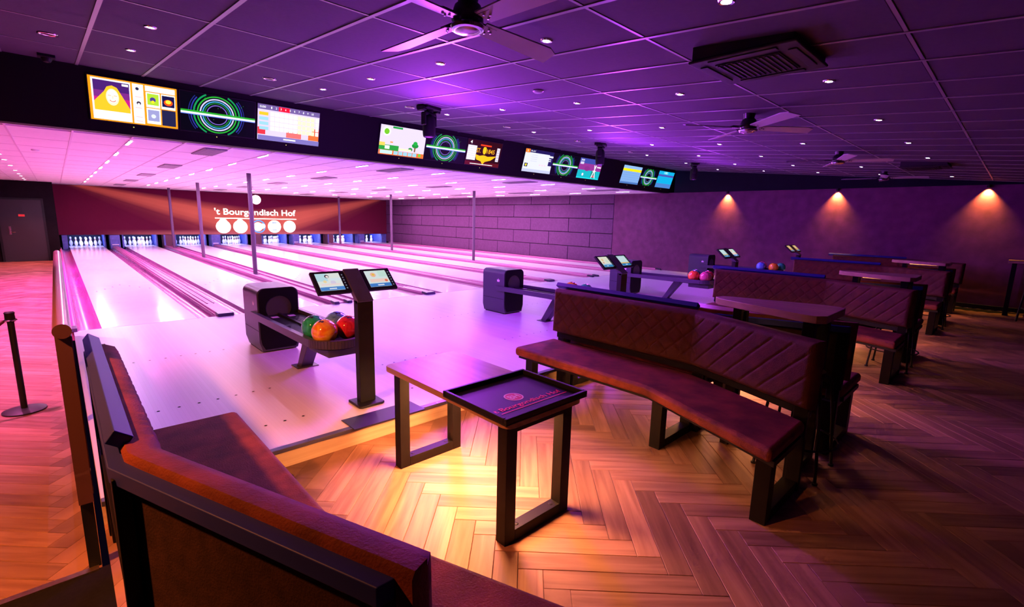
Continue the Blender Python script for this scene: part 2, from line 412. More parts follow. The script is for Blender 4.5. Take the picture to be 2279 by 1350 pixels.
# ---- ceilings
def tiles(name, zfun, slope, x0, y0, nx, ny, tx, ty, mt, mg, label, maxind, gap, gw, xr, yr, parent_box):
    ce = struct(parent_box, label)
    def prof(hx, hy, t, m, nm):
        b = MB(); e = .004
        b.add([(-hx,-hy,t-slope*hy),(hx,-hy,t-slope*hy),(hx,hy,t+slope*hy),(-hx,hy,t+slope*hy),
               (-hx,-hy,e-slope*hy),(hx,-hy,e-slope*hy),(hx,hy,e+slope*hy),(-hx,hy,e+slope*hy),
               (-hx+e,-hy+e,-slope*(hy-e)),(hx-e,-hy+e,-slope*(hy-e)),(hx-e,hy-e,slope*(hy-e)),(-hx+e,hy-e,slope*(hy-e))],
              [(0,1,5,4),(1,2,6,5),(2,3,7,6),(3,0,4,7),(4,5,9,8),(5,6,10,9),(6,7,11,10),(7,4,8,11),(8,9,10,11)])
        return b.mesh(nm, m)
    me = prof(tx/2-gap, ty/2-gap, .018, mt, 'ceiling_tile')
    lst = []
    for i in range(nx):
        for j in range(ny):
            c = (x0+(i+.5)*tx, y0+(j+.5)*ty)
            if not (xr[0] < c[0] < xr[1] and yr[0] < c[1] < yr[1]): continue
            q = pix((c[0], c[1], zfun(c[1]))); s = 0
            if q and -150 < q[0] < 2430 and -150 < q[1] < 1400: s = 1/q[2]**2
            lst.append((s, c))
    lst.sort(key=lambda t: -t[0])
    far = MB()
    for k, (s, c) in enumerate(lst):
        z = zfun(c[1])
        if k < maxind and s > 0: link('ceiling_tile', me, ce, (c[0], c[1], z))
        else:
            hx, hy = tx/2-gap, ty/2-gap
            far.add([(c[0]-hx,c[1]-hy,z-slope*hy),(c[0]+hx,c[1]-hy,z-slope*hy),(c[0]+hx,c[1]+hy,z+slope*hy),(c[0]-hx,c[1]+hy,z+slope*hy)], [(3,2,1,0)])
    if far.f:
        o = link('outer_tiles', far.mesh('outer_tiles', mt, recalc=False), ce); o['kind'] = 'stuff'
    def bar(ax, ay, bx, by, hw):                     # grid runner from a to b
        za, zb = zfun(ay), zfun(by); b = MB()
        if ax == bx: vs = [(ax-hw,ay,za-.006),(ax+hw,ay,za-.006),(ax+hw,by,zb-.006),(ax-hw,by,zb-.006)]
        else: vs = [(ax,ay-hw,zfun(ay-hw)-.003),(bx,ay-hw,zfun(ay-hw)-.003),(bx,ay+hw,zfun(ay+hw)-.003),(ax,ay+hw,zfun(ay+hw)-.003)]
        vs += [(x,y,z+.02) for x,y,z in vs]
        b.add(vs, [(0,3,2,1),(4,5,6,7),(0,1,5,4),(1,2,6,5),(2,3,7,6),(3,0,4,7)]); b.build('grid_runner', mg, ce)
    for i in range(nx+1):
        x = x0+i*tx
        if xr[0] < x < xr[1]: bar(x, max(yr[0], y0), x, min(yr[1], y0+ny*ty), gw)
    for j in range(ny+1):
        y = y0+j*ty
        if yr[0] < y < yr[1]: bar(max(xr[0], x0), y, min(xr[1], x0+nx*tx), y, gw*.7)
    return ce
cb = MB()
ya, yb = -11.5, -.2
cb.add([(-2.6,ya,cz(ya)+.014),(XW,ya,cz(ya)+.014),(XW,yb,cz(yb)+.014),(-2.6,yb,cz(yb)+.014),(-2.6,ya,cz(ya)+.1),(XW,ya,cz(ya)+.1),(XW,yb,cz(yb)+.1),(-2.6,yb,cz(yb)+.1)],
       [(0,3,2,1),(4,5,6,7),(0,1,5,4),(1,2,6,5),(2,3,7,6),(3,0,4,7)])
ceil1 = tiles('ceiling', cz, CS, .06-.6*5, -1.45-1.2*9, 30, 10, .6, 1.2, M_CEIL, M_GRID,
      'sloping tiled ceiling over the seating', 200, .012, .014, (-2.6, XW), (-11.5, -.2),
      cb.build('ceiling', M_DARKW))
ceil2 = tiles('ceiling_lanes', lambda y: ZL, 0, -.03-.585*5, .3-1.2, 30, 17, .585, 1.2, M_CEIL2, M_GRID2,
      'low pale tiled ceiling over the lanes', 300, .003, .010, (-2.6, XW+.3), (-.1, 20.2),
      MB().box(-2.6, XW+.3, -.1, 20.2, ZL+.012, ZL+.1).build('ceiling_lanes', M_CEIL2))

# ---- fascia that carries the screens (leans forward at the top)
TN = Vector((0, -.294, .956))
def fpt(x, s, out=0): return Vector((x, YF-.294*s-out*.956, ZL+.956*s-out*.294))
fb = MB(); a0, a1 = fpt(0, -.012), fpt(0, .745)
fb.extrude_x([(a0.y, a0.z), (a1.y, a1.z), (a1.y+.5, a1.z), (.05, a0.z)], -2.6, XW+.3)
fascia = struct(fb.build('wall_fascia', M_FASCIA), 'black overhead fascia carrying the score screens')

# ================================================================== LANES
def half_gutter(x0, y0, y1):
    n = 10; pr = [(x0+GW*(1-math.cos(math.pi*k/n))/2, -.005-.085*math.sin(math.pi*k/n)) for k in range(n+1)]
    pr += [(x0+GW, -.12), (x0, -.12)]
    return MB().extrude_y(pr, y0, y1)
for l in range(8):
    x = LX[l]
    t = thing('bowling_lane', f'{ORD[l]} bowling lane from the left, pale and glossy', 'bowling lane', (0,0,0), 'bowling lanes')
    MB().box(x, x+LW, 0, 17.9, -.06, 0).build('lane_surface', M_LANE, t)
    MB().box(x, x+LW, 17.9, 19.25, -.06, 0).build('pin_deck', M_LANE, t)
    half_gutter(x-GW, 0, 17.6).build('gutter', M_GUT, t, smooth=True)
    half_gutter(x+LW, 0, 17.6).build('gutter', M_GUT, t, smooth=True)
    mk = MB()
    for j in range(-3, 4):
        cx, cy = x+LW/2+j*.133, 4.6-abs(j)*.28
        mk.add([(cx-.016,cy-.08,.0008),(cx+.016,cy-.08,.0008),(cx,cy+.08,.0008)], [(0,1,2)])
    for j in (-4, -3, -2, 2, 3, 4): mk.lathe([(0,.0008),(.01,.0008)], (x+LW/2+j*.1, 2.1, 0), 8)
    o = mk.build('aiming_markers', M_MARK, t); o['kind'] = 'stuff'
    MB().box(x+.01, x+LW-.01, 17.99, 18.02, .0005, .0012).build('deck_line', mat('deck_line', (.8, .8, .9), .4, emit=(.7, .75, 1), es=.7), t)

def divider(xa, xb, single, idx, label):
    t = thing('lane_divider', label, 'lane divider', (0,0,0), 'dividers between the lanes')
    MB().box(xa, xb, 0, 17.6, -.12, .012).build('base', M_CAP, t)
    def capp(x0, x1, h):
        w = x1-x0
        MB().extrude_y([(x0,.012),(x0+.01,h*.8),(x0+.03,h),(x1-.03,h),(x1-.01,h*.8),(x1,.012)], .02, 17.6).build('cap', M_CAP, t)
        MB().extrude_x([(-.09,.004),(-.07,h*.9),(.06,h+.004),(.10,h+.004),(.10,.004)], x0-.003, x1+.003).build('end_nose', M_NOSE, t, bevel=.006)
    if single:
        capp(xa+.01, xb-.01, .05)
        c = (xa+xb)/2
        for dx in (-.045, .045): MB().box(c+dx-.008, c+dx+.008, .9, 17.5, .05, .062).build('track', M_CAP, t, bevel=.003)
    elif xb-xa > .3:
        capp(xa+.004, xa+.085, .05); capp(xb-.085, xb-.004, .05)
    else: capp(xa+.004, xb-.004, .05)
    return t
for i in range(7):
    xa, xb = LX[i]+LW+GW, LX[i+1]-GW
    divider(xa, xb, i % 2 == 0, i, f'low purple-grey divider strip between the {ORD[i]} and {ORD[i+1]} lanes')
divider(-.30, -GW, True and False, 7, 'low divider strip left of the first lane')
divider(LX[7]+LW+GW, XW-.002, False, 8, 'low divider strip along the block wall right of the eighth lane')

# columns standing on the double dividers
xa = (LX[1]+LW+LX[2])/2; xb = (LX[5]+LW+LX[6])/2
for k, (x, y, lb) in enumerate([(xa,5.01,'nearest slim steel column, beside the third lane'), (xa,10.79,'middle slim steel column left of the lit logo'), (xa,16.3,'farthest slim steel column on the left, near the pins'),
                 (xb,5.31,'slim steel column in front of the block wall'), (xb,11.07,'slim steel column at the corner of the printed panel and block wall'), (xb,16.4,'farthest slim steel column on the right, near the pins')]):
    t = thing('steel_column', lb, 'column', (x, y, .012), 'columns between the lanes')
    MB().cyl((0,0,.012), .05, ZL-.024, 16).build('shaft', M_COLUMN, t, smooth=True)
    MB().box(-.075, .075, -.075, .075, 0, .012).build('base_plate', M_COLUMN, t, bevel=.003)

# ---- pin ends
pinprof = [(.0258,0),(.030,.01),(.045,.05),(.0575,.095),(.0605,.115),(.058,.145),(.048,.18),(.036,.21),(.0262,.235),(.0232,.255),(.0255,.285),(.030,.315),(.0322,.34),(.030,.36),(.021,.375),(.008,.381),(0,.381)]
def pin_material():
    m = bpy.data.materials.new('pin_white'); m.use_nodes = True; nt = m.node_tree; b = nt.nodes['Principled BSDF']; L = nt.links.new
    tc = nt.nodes.new('ShaderNodeTexCoord'); sp = nt.nodes.new('ShaderNodeSeparateXYZ'); L(tc.outputs['Object'], sp.inputs[0])
    r = nt.nodes.new('ShaderNodeValToRGB'); r.color_ramp.interpolation = 'CONSTANT'; e = r.color_ramp.elements
    mu = nt.nodes.new('ShaderNodeMath'); mu.operation = 'DIVIDE'; mu.inputs[1].default_value = .4; L(sp.outputs['Z'], mu.inputs[0]); L(mu.outputs[0], r.inputs[0])
    e[0].position = 0; e[0].color = (.85,.85,.87,1); e[1].position = .59; e[1].color = (.45,.01,.04,1)
    for p, c in ((.63,(.85,.85,.87,1)),(.66,(.45,.01,.04,1)),(.70,(.85,.85,.87,1))):
        n = e.new(p); n.color = c
    L(r.outputs[0], b.inputs['Base Color']); b.inputs['Roughness'].default_value = .3
    return m
pin_me = MB().lathe(pinprof, n=16).mesh('bowling_pin', pin_material(), smooth=True)
PINS = [('head pin',0,0),('second row left pin',-1,1),('second row right pin',1,1),('third row left pin',-2,2),('third row middle pin',0,2),('third row right pin',2,2),
        ('back row far left pin',-3,3),('back row inner left pin',-1,3),('back row inner right pin',1,3),('back row far right pin',3,3)]
for l in range(8):
    for nm, i, j in PINS:
        o = link('bowling_pin', pin_me, None, (LX[l]+LW/2+i*.1524, 18.29+j*.264, 0))
        tag(o, f'white bowling pin, {nm} on the {ORD[l]} lane from the left', 'bowling pin', 'bowling pins')
# pin machine fronts (kickbacks) between the decks
KB = [(-.26, -.03)]+[(LX[i]+LW+.03, LX[i+1]-.03) for i in range(7)]+[(LX[7]+LW+.03, XW)]
for i, (x0, x1) in enumerate(KB):
    where = 'left of the first lane' if i == 0 else ('right of the eighth lane' if i == 8 else f'between the {ORD[i-1]} and {ORD[i]} pin decks')
    t = thing('pin_machine_cheek', f'blue machine side panel {where}', 'machine panel', (0,0,0), 'pin machine cheeks')
    if x1-x0 < .4:
        MB().box(x0+.07 if i == 0 else x0, x1, 18.0, 19.9, -.1, .497).build('side_panel', M_PITB, t)
    else:
        c = (x0+x1)/2
        MB().box(x0, x0+.05, 18.15, 19.9, -.1, .497).build('side_panel', M_PITB, t)
        MB().box(x1-.05, x1, 18.15, 19.9, -.1, .497).build('side_panel', M_PITB, t)
        MB().box(c-.16, c+.16, 17.62, 18.3, -.1, .497).build('front_box', M_PITB if i % 2 else mat('pit_maroon', (.10, .03, .06), .6), t, bevel=.01)
        if i % 2: MB().box(c-.11, c+.11, 17.605, 17.62, .09, .12).build('latch', M_WHITE, t, bevel=.003); MB().box(c-.12, c+.12, 17.605, 17.62, .30, .47).build('access_panel', M_PITB, t, bevel=.004)
        else: MB().box(c-.16, c-.10, 17.6, 17.62, .03, .5).build('edge_panel', M_PITB, t)
for l in range(8):
    tag(MB().box(LX[l]-.03, LX[l]+LW+.03, 19.55, 19.6, -.1, .55).build('pit_curtain', M_PITD), f'dark pit curtain behind the pins of the {ORD[l]} lane', 'curtain', 'pit curtains')
    lamp('AREA', 'pin_lamp', (LX[l]+LW/2, 18.12, .50), (.70, .74, 1.0), 13, (LX[l]+LW/2, 18.75, .15), .9, size_y=.08)
    lamp('AREA', 'pit_lamp', (LX[l]+LW/2, 19.1, .52), (.16, .22, 1.0), 10, (LX[l]+LW/2, 19.1, 0), .9, size_y=.3)

# ---- flat colour prints (screens, posters): coloured polygons with an emission shader
def print_mat(name, strength, diffuse=False):
    m = bpy.data.materials.new(name); m.use_nodes = True; nt = m.node_tree; L = nt.links.new
    at = nt.nodes.new('ShaderNodeAttribute'); at.attribute_name = 'Col'
    b = nt.nodes['Principled BSDF']; b.inputs['Roughness'].default_value = .35
    if diffuse: L(at.outputs['Color'], b.inputs['Base Color'])
    else:
        b.inputs['Base Color'].default_value = (.002, .002, .002, 1); b.inputs['Specular IOR Level'].default_value = .05
        L(at.outputs['Color'], b.inputs['Emission Color']); b.inputs['Emission Strength'].default_value = strength; m.cycles.emission_sampling = 'NONE'
    return m
M_SCREEN = print_mat('screen_image', 1.35); M_TABLET = print_mat('tablet_image', .85); M_PRINT = print_mat('flat_print', 1, True)
M_LIT = print_mat('lit_sign', 3.2)
def text_polys(txt):
    cu = bpy.data.curves.new('t', 'FONT'); cu.body = txt; cu.size = 1; cu.resolution_u = 3; cu.offset = .012
    ob = bpy.data.objects.new('t', cu); COL.objects.link(ob)
    dg = bpy.context.evaluated_depsgraph_get(); me = bpy.data.meshes.new_from_object(ob.evaluated_get(dg))
    vs = [(v.co.x, v.co.y) for v in me.vertices]; fs = [tuple(p.vertices) for p in me.polygons]
    bpy.data.objects.remove(ob); bpy.data.meshes.remove(me); bpy.data.curves.remove(cu)
    xs = [v[0] for v in vs]; ys = [v[1] for v in vs]
    x0, x1, y0, y1 = min(xs), max(xs), min(ys), max(ys)
    return [((x-x0)/(x1-x0), (y-y0)/(y1-y0)) for x, y in vs], fs
class Pic:
    """flat picture in u, v (0..1) mapped by fn(u, v, layer) to 3D"""
    def __init__(s, fn, aspect): s.fn = fn; s.a = aspect; s.mb = MB(); s.cols = []; s.k = 0
    def poly(s, pts, col, fs=None):
        s.k += 1; n = len(pts); fs = fs or [tuple(range(n))]
        c = lin(col); s.mb.add([s.fn(u, v, s.k) for u, v in pts], fs); s.cols += [c]*len(fs); return s
    def rect(s, u0, v0, u1, v1, col): return s.poly([(u0,v0),(u1,v0),(u1,v1),(u0,v1)], col)
    def disc(s, u, v, r, col, sq=1, n=28):
        return s.poly([(u+r*math.cos(2*math.pi*i/n)/s.a, v+r*sq*math.sin(2*math.pi*i/n)) for i in range(n)], col)
    def ring(s, u, v, r0, r1, col, a0=0, a1=360, n=48):
        k = [math.radians(a0+(a1-a0)*i/n) for i in range(n+1)]
        p = [(u+r0*math.cos(t)/s.a, v+r0*math.sin(t)) for t in k]+[(u+r1*math.cos(t)/s.a, v+r1*math.sin(t)) for t in k]
        return s.poly(p, col, [(i,i+1,n+2+i,n+1+i) for i in range(n)])
    def text(s, txt, u0, v0, u1, v1, col):
        vs, fs = text_polys(txt); return s.poly([(u0+x*(u1-u0), v0+y*(v1-v0)) for x, y in vs], col, fs)
    def build(s, name, m, parent=None):
        me = s.mb.mesh(name, m, recalc=False)
        at = me.color_attributes.new('Col', 'FLOAT_COLOR', 'CORNER'); i = 0
        for p, c in zip(me.polygons, s.cols):
            for li in p.loop_indices: at.data[li].color = (*c, 1)
        return link(name, me, parent)

# ---- masking panel above the pins, with printed light beams and lit logo
def masking_material():
    m = bpy.data.materials.new('masking_print'); m.use_nodes = True; nt = m.node_tree; b = nt.nodes['Principled BSDF']; L = nt.links.new
    tc = nt.nodes.new('ShaderNodeTexCoord'); sp = nt.nodes.new('ShaderNodeSeparateXYZ'); L(tc.outputs['Object'], sp.inputs[0])
    def math_(op, a, c=None):
        n = nt.nodes.new('ShaderNodeMath'); n.operation = op
        for i, v in enumerate((a, c)):
            if v is None: continue
            if isinstance(v, (int, float)): n.inputs[i].default_value = v
            else: L(v, n.inputs[i])
        return n.outputs[0]
    X, Z = sp.outputs['X'], sp.outputs['Z']
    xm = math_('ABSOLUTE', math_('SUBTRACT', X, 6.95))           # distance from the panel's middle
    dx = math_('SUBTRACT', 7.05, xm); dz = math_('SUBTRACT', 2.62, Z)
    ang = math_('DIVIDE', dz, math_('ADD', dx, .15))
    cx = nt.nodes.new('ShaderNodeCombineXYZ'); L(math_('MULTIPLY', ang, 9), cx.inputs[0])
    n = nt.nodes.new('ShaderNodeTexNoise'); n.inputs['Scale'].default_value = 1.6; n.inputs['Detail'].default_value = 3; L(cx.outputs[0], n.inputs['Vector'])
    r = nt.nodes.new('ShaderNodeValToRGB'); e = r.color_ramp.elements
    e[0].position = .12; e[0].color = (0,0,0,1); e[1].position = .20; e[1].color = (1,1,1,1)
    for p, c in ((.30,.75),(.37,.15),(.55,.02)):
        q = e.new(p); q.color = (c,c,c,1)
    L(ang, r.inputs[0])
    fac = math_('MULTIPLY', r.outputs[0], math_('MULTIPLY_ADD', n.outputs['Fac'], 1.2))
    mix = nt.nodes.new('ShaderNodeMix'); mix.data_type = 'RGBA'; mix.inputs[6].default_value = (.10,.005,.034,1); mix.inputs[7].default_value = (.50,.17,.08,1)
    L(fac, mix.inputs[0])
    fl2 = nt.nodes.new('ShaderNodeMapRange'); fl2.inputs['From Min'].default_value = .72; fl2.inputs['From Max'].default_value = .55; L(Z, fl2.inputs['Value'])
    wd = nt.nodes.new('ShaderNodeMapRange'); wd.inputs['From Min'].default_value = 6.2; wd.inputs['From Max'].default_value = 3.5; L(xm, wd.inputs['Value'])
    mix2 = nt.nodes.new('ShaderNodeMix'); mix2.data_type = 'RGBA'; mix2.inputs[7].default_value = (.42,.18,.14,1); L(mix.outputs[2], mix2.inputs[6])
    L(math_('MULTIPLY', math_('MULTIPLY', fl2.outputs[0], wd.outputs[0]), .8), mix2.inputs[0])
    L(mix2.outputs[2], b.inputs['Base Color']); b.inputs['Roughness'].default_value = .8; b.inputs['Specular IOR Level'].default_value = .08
    return m
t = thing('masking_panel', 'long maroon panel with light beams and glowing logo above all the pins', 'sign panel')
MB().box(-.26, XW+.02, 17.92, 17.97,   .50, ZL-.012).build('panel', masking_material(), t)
pc = Pic(lambda u, v, k: (u, 17.915-k*.0006, v), 1.0)
WH = (255, 246, 246)
pc.disc(6.93, 2.17, .22, (255,255,255)); pc.text("'t Bourgondisch Hof", 5.12, 1.33, 8.76, 1.72, WH); pc.rect(5.12, 1.235, 8.78, 1.275, WH)
pc.disc(5.44, .86, .31, WH); pc.disc(5.44, 1.06, .18, WH); pc.disc(6.16, .86, .31, WH); pc.disc(6.16, 1.08, .15, WH)
pc.ring(6.97, .88, .26, .31, (60,120,230)); pc.disc(6.94, .87, .21, WH); pc.disc(7.15, .90, .12, WH)
pc.disc(7.70, .88, .31, WH); pc.ring(7.70, .86, .25, .285, (120,200,240), 200, 340); pc.rect(7.60, 1.05, 7.82, 1.09, (70,90,190)); pc.rect(7.60, .68, 7.82, .72, (70,90,190)); pc.disc(8.43, .88, .30, WH)
pc.rect(8.31, .64, 8.37, .67, (90,60,120)); pc.rect(8.49, .64, 8.55, .67, (90,60,120))
pc.build('lit_logo', M_LIT, t)

# ---- score screens
RINGS = lambda p: p
def scr_pic(x0, x1):
    s0, s1 = .13, .62
    return Pic(lambda u, v, k: tuple(fpt(x0+u*(x1-x0), s0+v*(s1-s0), .018+k*.0004)), (x1-x0)/(s1-s0))
def rings(p):
    p.rect(0,0,1,1,(3,4,14))
    c = (.47, .5)
    for r0, r1, col in ((.66,.68,(30,40,120)),(.60,.63,(40,50,150)),(.53,.57,(20,140,80)),(.45,.485,(40,160,50)),(.385,.42,(195,190,235)),(.335,.36,(70,170,225)),(.29,.315,(25,120,50)),(.235,.26,(110,90,180))):
        if r1 > .49:
            p.ring(*c, r0, r1, col, -40, 40); p.ring(*c, r0, r1, col, 140, 220)
            if r0 < .6: p.ring(*c, r0, r1, col, 40, 62, 8); p.ring(*c, r0, r1, col, 118, 140, 8); p.ring(*c, r0, r1, col, 220, 242, 8); p.ring(*c, r0, r1, col, 298, 320, 8)
        else: p.ring(*c, r0, r1, col)
    p.rect(0,.50,1,.55,(40,160,40)); p.rect(0,.455,1,.505,(225,235,250)); p.rect(0,.435,1,.455,(90,110,220))
    rs = random.Random(3)
    for _ in range(26): p.disc(rs.uniform(.15,.85), rs.uniform(.08,.92), rs.uniform(.004,.009), (70,210,60), n=6)
def face_grid(p):
    p.rect(0,0,1,1,(255,150,20)); p.rect(.03,.03,.455,.97,(225,225,245)); p.rect(.05,.24,.44,.93,(70,30,110)); p.rect(.05,.24,.44,.55,(190,30,130)); p.rect(.05,.55,.44,.70,(120,40,130))
    p.poly([(.05,.24),(.44,.24),(.44,.33),(.34,.68),(.305,.80),(.25,.84),(.195,.80),(.16,.68),(.05,.44)], (255,190,40))
    p.disc(.25,.57,.125,(255,225,190),1.55); p.disc(.25,.585,.105,(255,240,222),1.5); p.rect(.20,.60,.235,.612,(235,165,120)); p.rect(.265,.60,.30,.612,(235,165,120)); p.rect(.245,.535,.258,.60,(250,215,185)); p.ring(.25,.53,.055,.07,(225,90,80),205,335,12)
    p.rect(.05,.04,.44,.24,(235,240,250)); p.rect(.36,.86,.43,.91,(245,245,250)); p.rect(.475,.03,.60,.97,(240,238,250)); p.disc(.53,.86,.035,(40,40,70)); p.disc(.54,.52,.045,(60,45,60)); p.disc(.54,.50,.025,(240,235,250))
    for v in (.66,.40,.18,.08): p.rect(.50,v,.575,v+.02,(250,190,190))
    p.rect(.62,.84,.975,.97,(225,225,240)); p.rect(.625,.46,.79,.82,(250,250,250)); p.rect(.64,.52,.775,.79,(170,210,50)); p.disc(.705,.65,.06,(70,60,140)); p.disc(.705,.60,.035,(250,220,40))
    p.rect(.805,.46,.975,.82,(250,250,250)); p.rect(.815,.52,.965,.79,(20,20,70)); p.disc(.89,.63,.095,(250,80,20),.8); p.disc(.89,.65,.06,(255,225,60),.8)
    p.rect(.625,.06,.79,.44,(245,245,252)); p.rect(.64,.13,.775,.40,(150,150,200)); p.disc(.705,.25,.05,(215,220,240)); p.rect(.805,.05,.975,.44,(32,34,72))
def scoreboard(p):
    p.rect(0,0,1,1,(215,200,235)); p.rect(0,.86,1,1,(110,90,150)); p.rect(.32,.86,.50,.99,(225,20,40)); p.text('0:00',.03,.90,.12,.96,(245,245,250))
    for i in range(10): p.text(str(i+1), .20+i*.073, .90, .20+i*.073+(.018 if i < 9 else .035), .96, (250,250,255))
    p.rect(0,.16,.12,.36,(230,50,60)); p.rect(.45,.14,.70,.32,(235,110,100)); p.rect(.82,.14,1,.30,(240,110,40)); p.rect(.88,.30,1,.5,(250,90,60))
    for r in range(4):
        v = .70-r*.135; p.rect(.02,v,.16,v+.09,(250,190,30) if r == 0 else (150,205,235))
        for i in range(10): p.rect(.19+i*.073, v, .19+i*.073+.064, v+.115, (252,252,255) if i < 6 else (255,250,190))
        p.rect(.93,v,.985,v+.115,(245,245,250))
    p.rect(0,0,1,.14,(120,110,180)); p.rect(.40,.06,.60,.10,(245,245,255))
def game(p):
    p.rect(0,0,1,1,(218,205,232)); p.rect(0,.16,.42,.34,(40,150,60)); p.rect(0,.30,.12,.42,(230,200,90)); p.disc(.78,.42,.14,(20,140,50),.6); p.disc(.78,.50,.09,(30,165,60),.8); p.rect(.765,.20,.795,.36,(120,80,40))
    p.disc(.68,.27,.09,(30,140,60),.7); p.rect(.25,.92,.46,.985,(30,150,60)); p.disc(.13,.80,.155,(250,248,252)); p.disc(.13,.79,.10,(110,190,40)); p.rect(.42,.20,.70,.27,(250,230,190))
    p.rect(0,0,1,.16,(225,110,50)); p.rect(.03,.03,.29,.15,(190,225,245)); p.rect(.12,.20,.22,.32,(235,240,235))
    for i in range(5): p.rect(.32+i*.105,.03,.41+i*.105,.15,(150,200,230))
    p.disc(.90,.10,.06,(110,190,60)); p.rect(.22,.42,.28,.47,(240,150,90))
def est(p):
    p.rect(0,0,1,1,(45,8,14)); p.rect(0,0,1,.15,(90,15,25)); p.rect(.02,.20,.27,.78,(225,220,235))
    for i in range(6): p.rect(.02,.29+i*.085,.27,.295+i*.085,(160,150,180))
    p.text('4',.06,.84,.12,.97,(245,245,250)); p.text('ST.',.27,.52,.39,.70,(250,170,20)); p.text('1845',.57,.52,.80,.70,(250,170,20))
    p.poly([(.455,.55),(.445,.66),(.46,.75),(.50,.78),(.54,.75),(.555,.66),(.545,.55),(.52,.48),(.48,.48)], (250,190,20))
    p.poly([(.25,.44),(.38,.40),(.50,.44),(.62,.40),(.88,.46),(.72,.26),(.56,.18),(.50,.06),(.44,.18),(.30,.24)], (250,185,15))
    p.rect(.36,.80,.68,.86,(230,60,20)); p.rect(.14,.045,.80,.075,(240,235,240)); p.rect(.86,.24,.95,.80,(215,205,225))
    for i in range(5): p.rect(.87,.30+i*.10,.94,.31+i*.10,(90,60,90))
def listing(p):
    p.rect(0,0,1,1,(215,218,238)); p.rect(0,.86,1,1,(25,22,80)); p.rect(0,.84,.15,1,(250,120,20)); p.text('2',.05,.88,.09,.96,(250,240,230)); p.text('PLAY',.18,.90,.34,.96,(240,240,250))
    p.rect(.86,.36,1,.86,(30,26,90)); p.rect(.86,.74,1,.82,(225,228,240)); p.rect(.86,.64,.94,.68,(225,228,240)); p.rect(.86,.56,.94,.60,(225,228,240)); p.rect(.04,.22,.15,.38,(30,28,70)); p.disc(.095,.30,.055,(245,220,40))
    for i in range(4): p.rect(.22,.48+i*.09,.44,.50+i*.09,(195,195,225))
    for i in range(3): p.rect(.54+i*.09,.32,.60+i*.09,.38,(235,200,215))
    p.rect(0,0,1,.13,(185,190,220))
def skate(p):
    p.rect(0,0,1,1,(60,70,160)); p.rect(0,.42,1,.75,(140,50,140)); p.rect(0,0,1,.42,(20,170,185)); p.disc(.38,.50,.22,(130,45,130),.55); p.rect(0,0,1,.05,(30,210,220))
    p.rect(.60,.05,.80,.42,(20,130,120)); p.poly([(.62,.06),(.66,.06),(.78,.72),(.74,.72)], (225,220,235)); p.poly([(.78,.06),(.82,.06),(.70,.72),(.66,.72)], (225,220,235)); p.rect(.64,.40,.80,.44,(235,235,240)); p.disc(.24,.20,.07,(235,215,225)); p.disc(.72,.14,.06,(220,80,100))
    p.text('200',.03,.86,.18,.95,(240,240,245)); p.rect(.03,.70,.18,.82,(200,195,225)); p.rect(.80,.60,.98,.66,(235,230,240))
def board_blue(p):
    p.rect(0,0,1,1,(120,160,215)); p.rect(0,.70,1,.84,(245,215,20)); p.rect(0,.84,1,1,(135,175,225))
    for i in range(5): p.rect(.03,.12+i*.12,.97,.13+i*.12,(95,135,195))
    p.rect(0,0,1,.10,(70,110,175))
def board_cyan(p):
    p.rect(0,0,1,1,(15,165,215)); p.rect(0,.68,1,.80,(70,80,165)); p.rect(.30,.84,.58,.97,(90,200,235)); p.rect(0,0,1,.26,(70,120,190)); p.text('Z',.38,.85,.52,.96,(200,235,245))
    for i in range(3): p.rect(.03,.36+i*.1,.97,.37+i*.1,(20,140,195))
GROUPS = [(.14,1.00,1.035,1.92,1.955,2.83,face_grid,scoreboard), (3.865,4.77,4.80,5.70,5.735,6.63,game,est), (7.325,8.24,8.27,9.18,9.22,10.12,listing,skate), (11.10,12.0,12.03,12.90,12.95,13.84,board_blue,board_cyan)]
SL = [('score screen with orange face picture and photo tiles, leftmost on the fascia','green ring animation screen, leftmost of the four','bowling score grid screen with red and yellow cells'),
      ('game screen with green trees on pale sky','green ring animation screen, second from the left','maroon screen reading ST. 1845 with yellow emblem'),
      ('white list screen with orange corner and navy header','green ring animation screen, third from the left','purple and teal game screen partly behind a moving light'),
      ('pale blue table screen with yellow row','green ring animation screen, rightmost of the four','cyan table screen at the right end of the fascia')]
for gi, g in enumerate(GROUPS):
    for si, (x0, x1, fn) in enumerate(((g[0],g[1],g[6]),(g[2],g[3],rings),(g[4],g[5],g[7]))):
        t = thing('score_screen', SL[gi][si], 'screen', (0,0,0), 'screens on the fascia')
        b = MB(); q = [fpt(x,s,o_) for o_ in (.0005,.017) for x, s in ((x0-.012,.118),(x1+.012,.118),(x1+.012,.632),(x0-.012,.632))]
        b.add(q, [(0,3,2,1),(4,5,6,7),(0,1,5,4),(1,2,6,5),(2,3,7,6),(3,0,4,7)]); b.build('housing', M_BLACK2, t, bevel=.003)
        p = scr_pic(x0, x1); fn(p); p.build('display', M_SCREEN, t)
        c = fpt((x0+x1)/2-.03, .085, .001)
        MB().box(c.x-.006, c.x+.006, c.y-.004, c.y, c.z-.006, c.z+.006).build('standby_led', mat('led_yellow', (.5,.5,.1), .4, emit=(.7,.8,.1), es=.8), t)

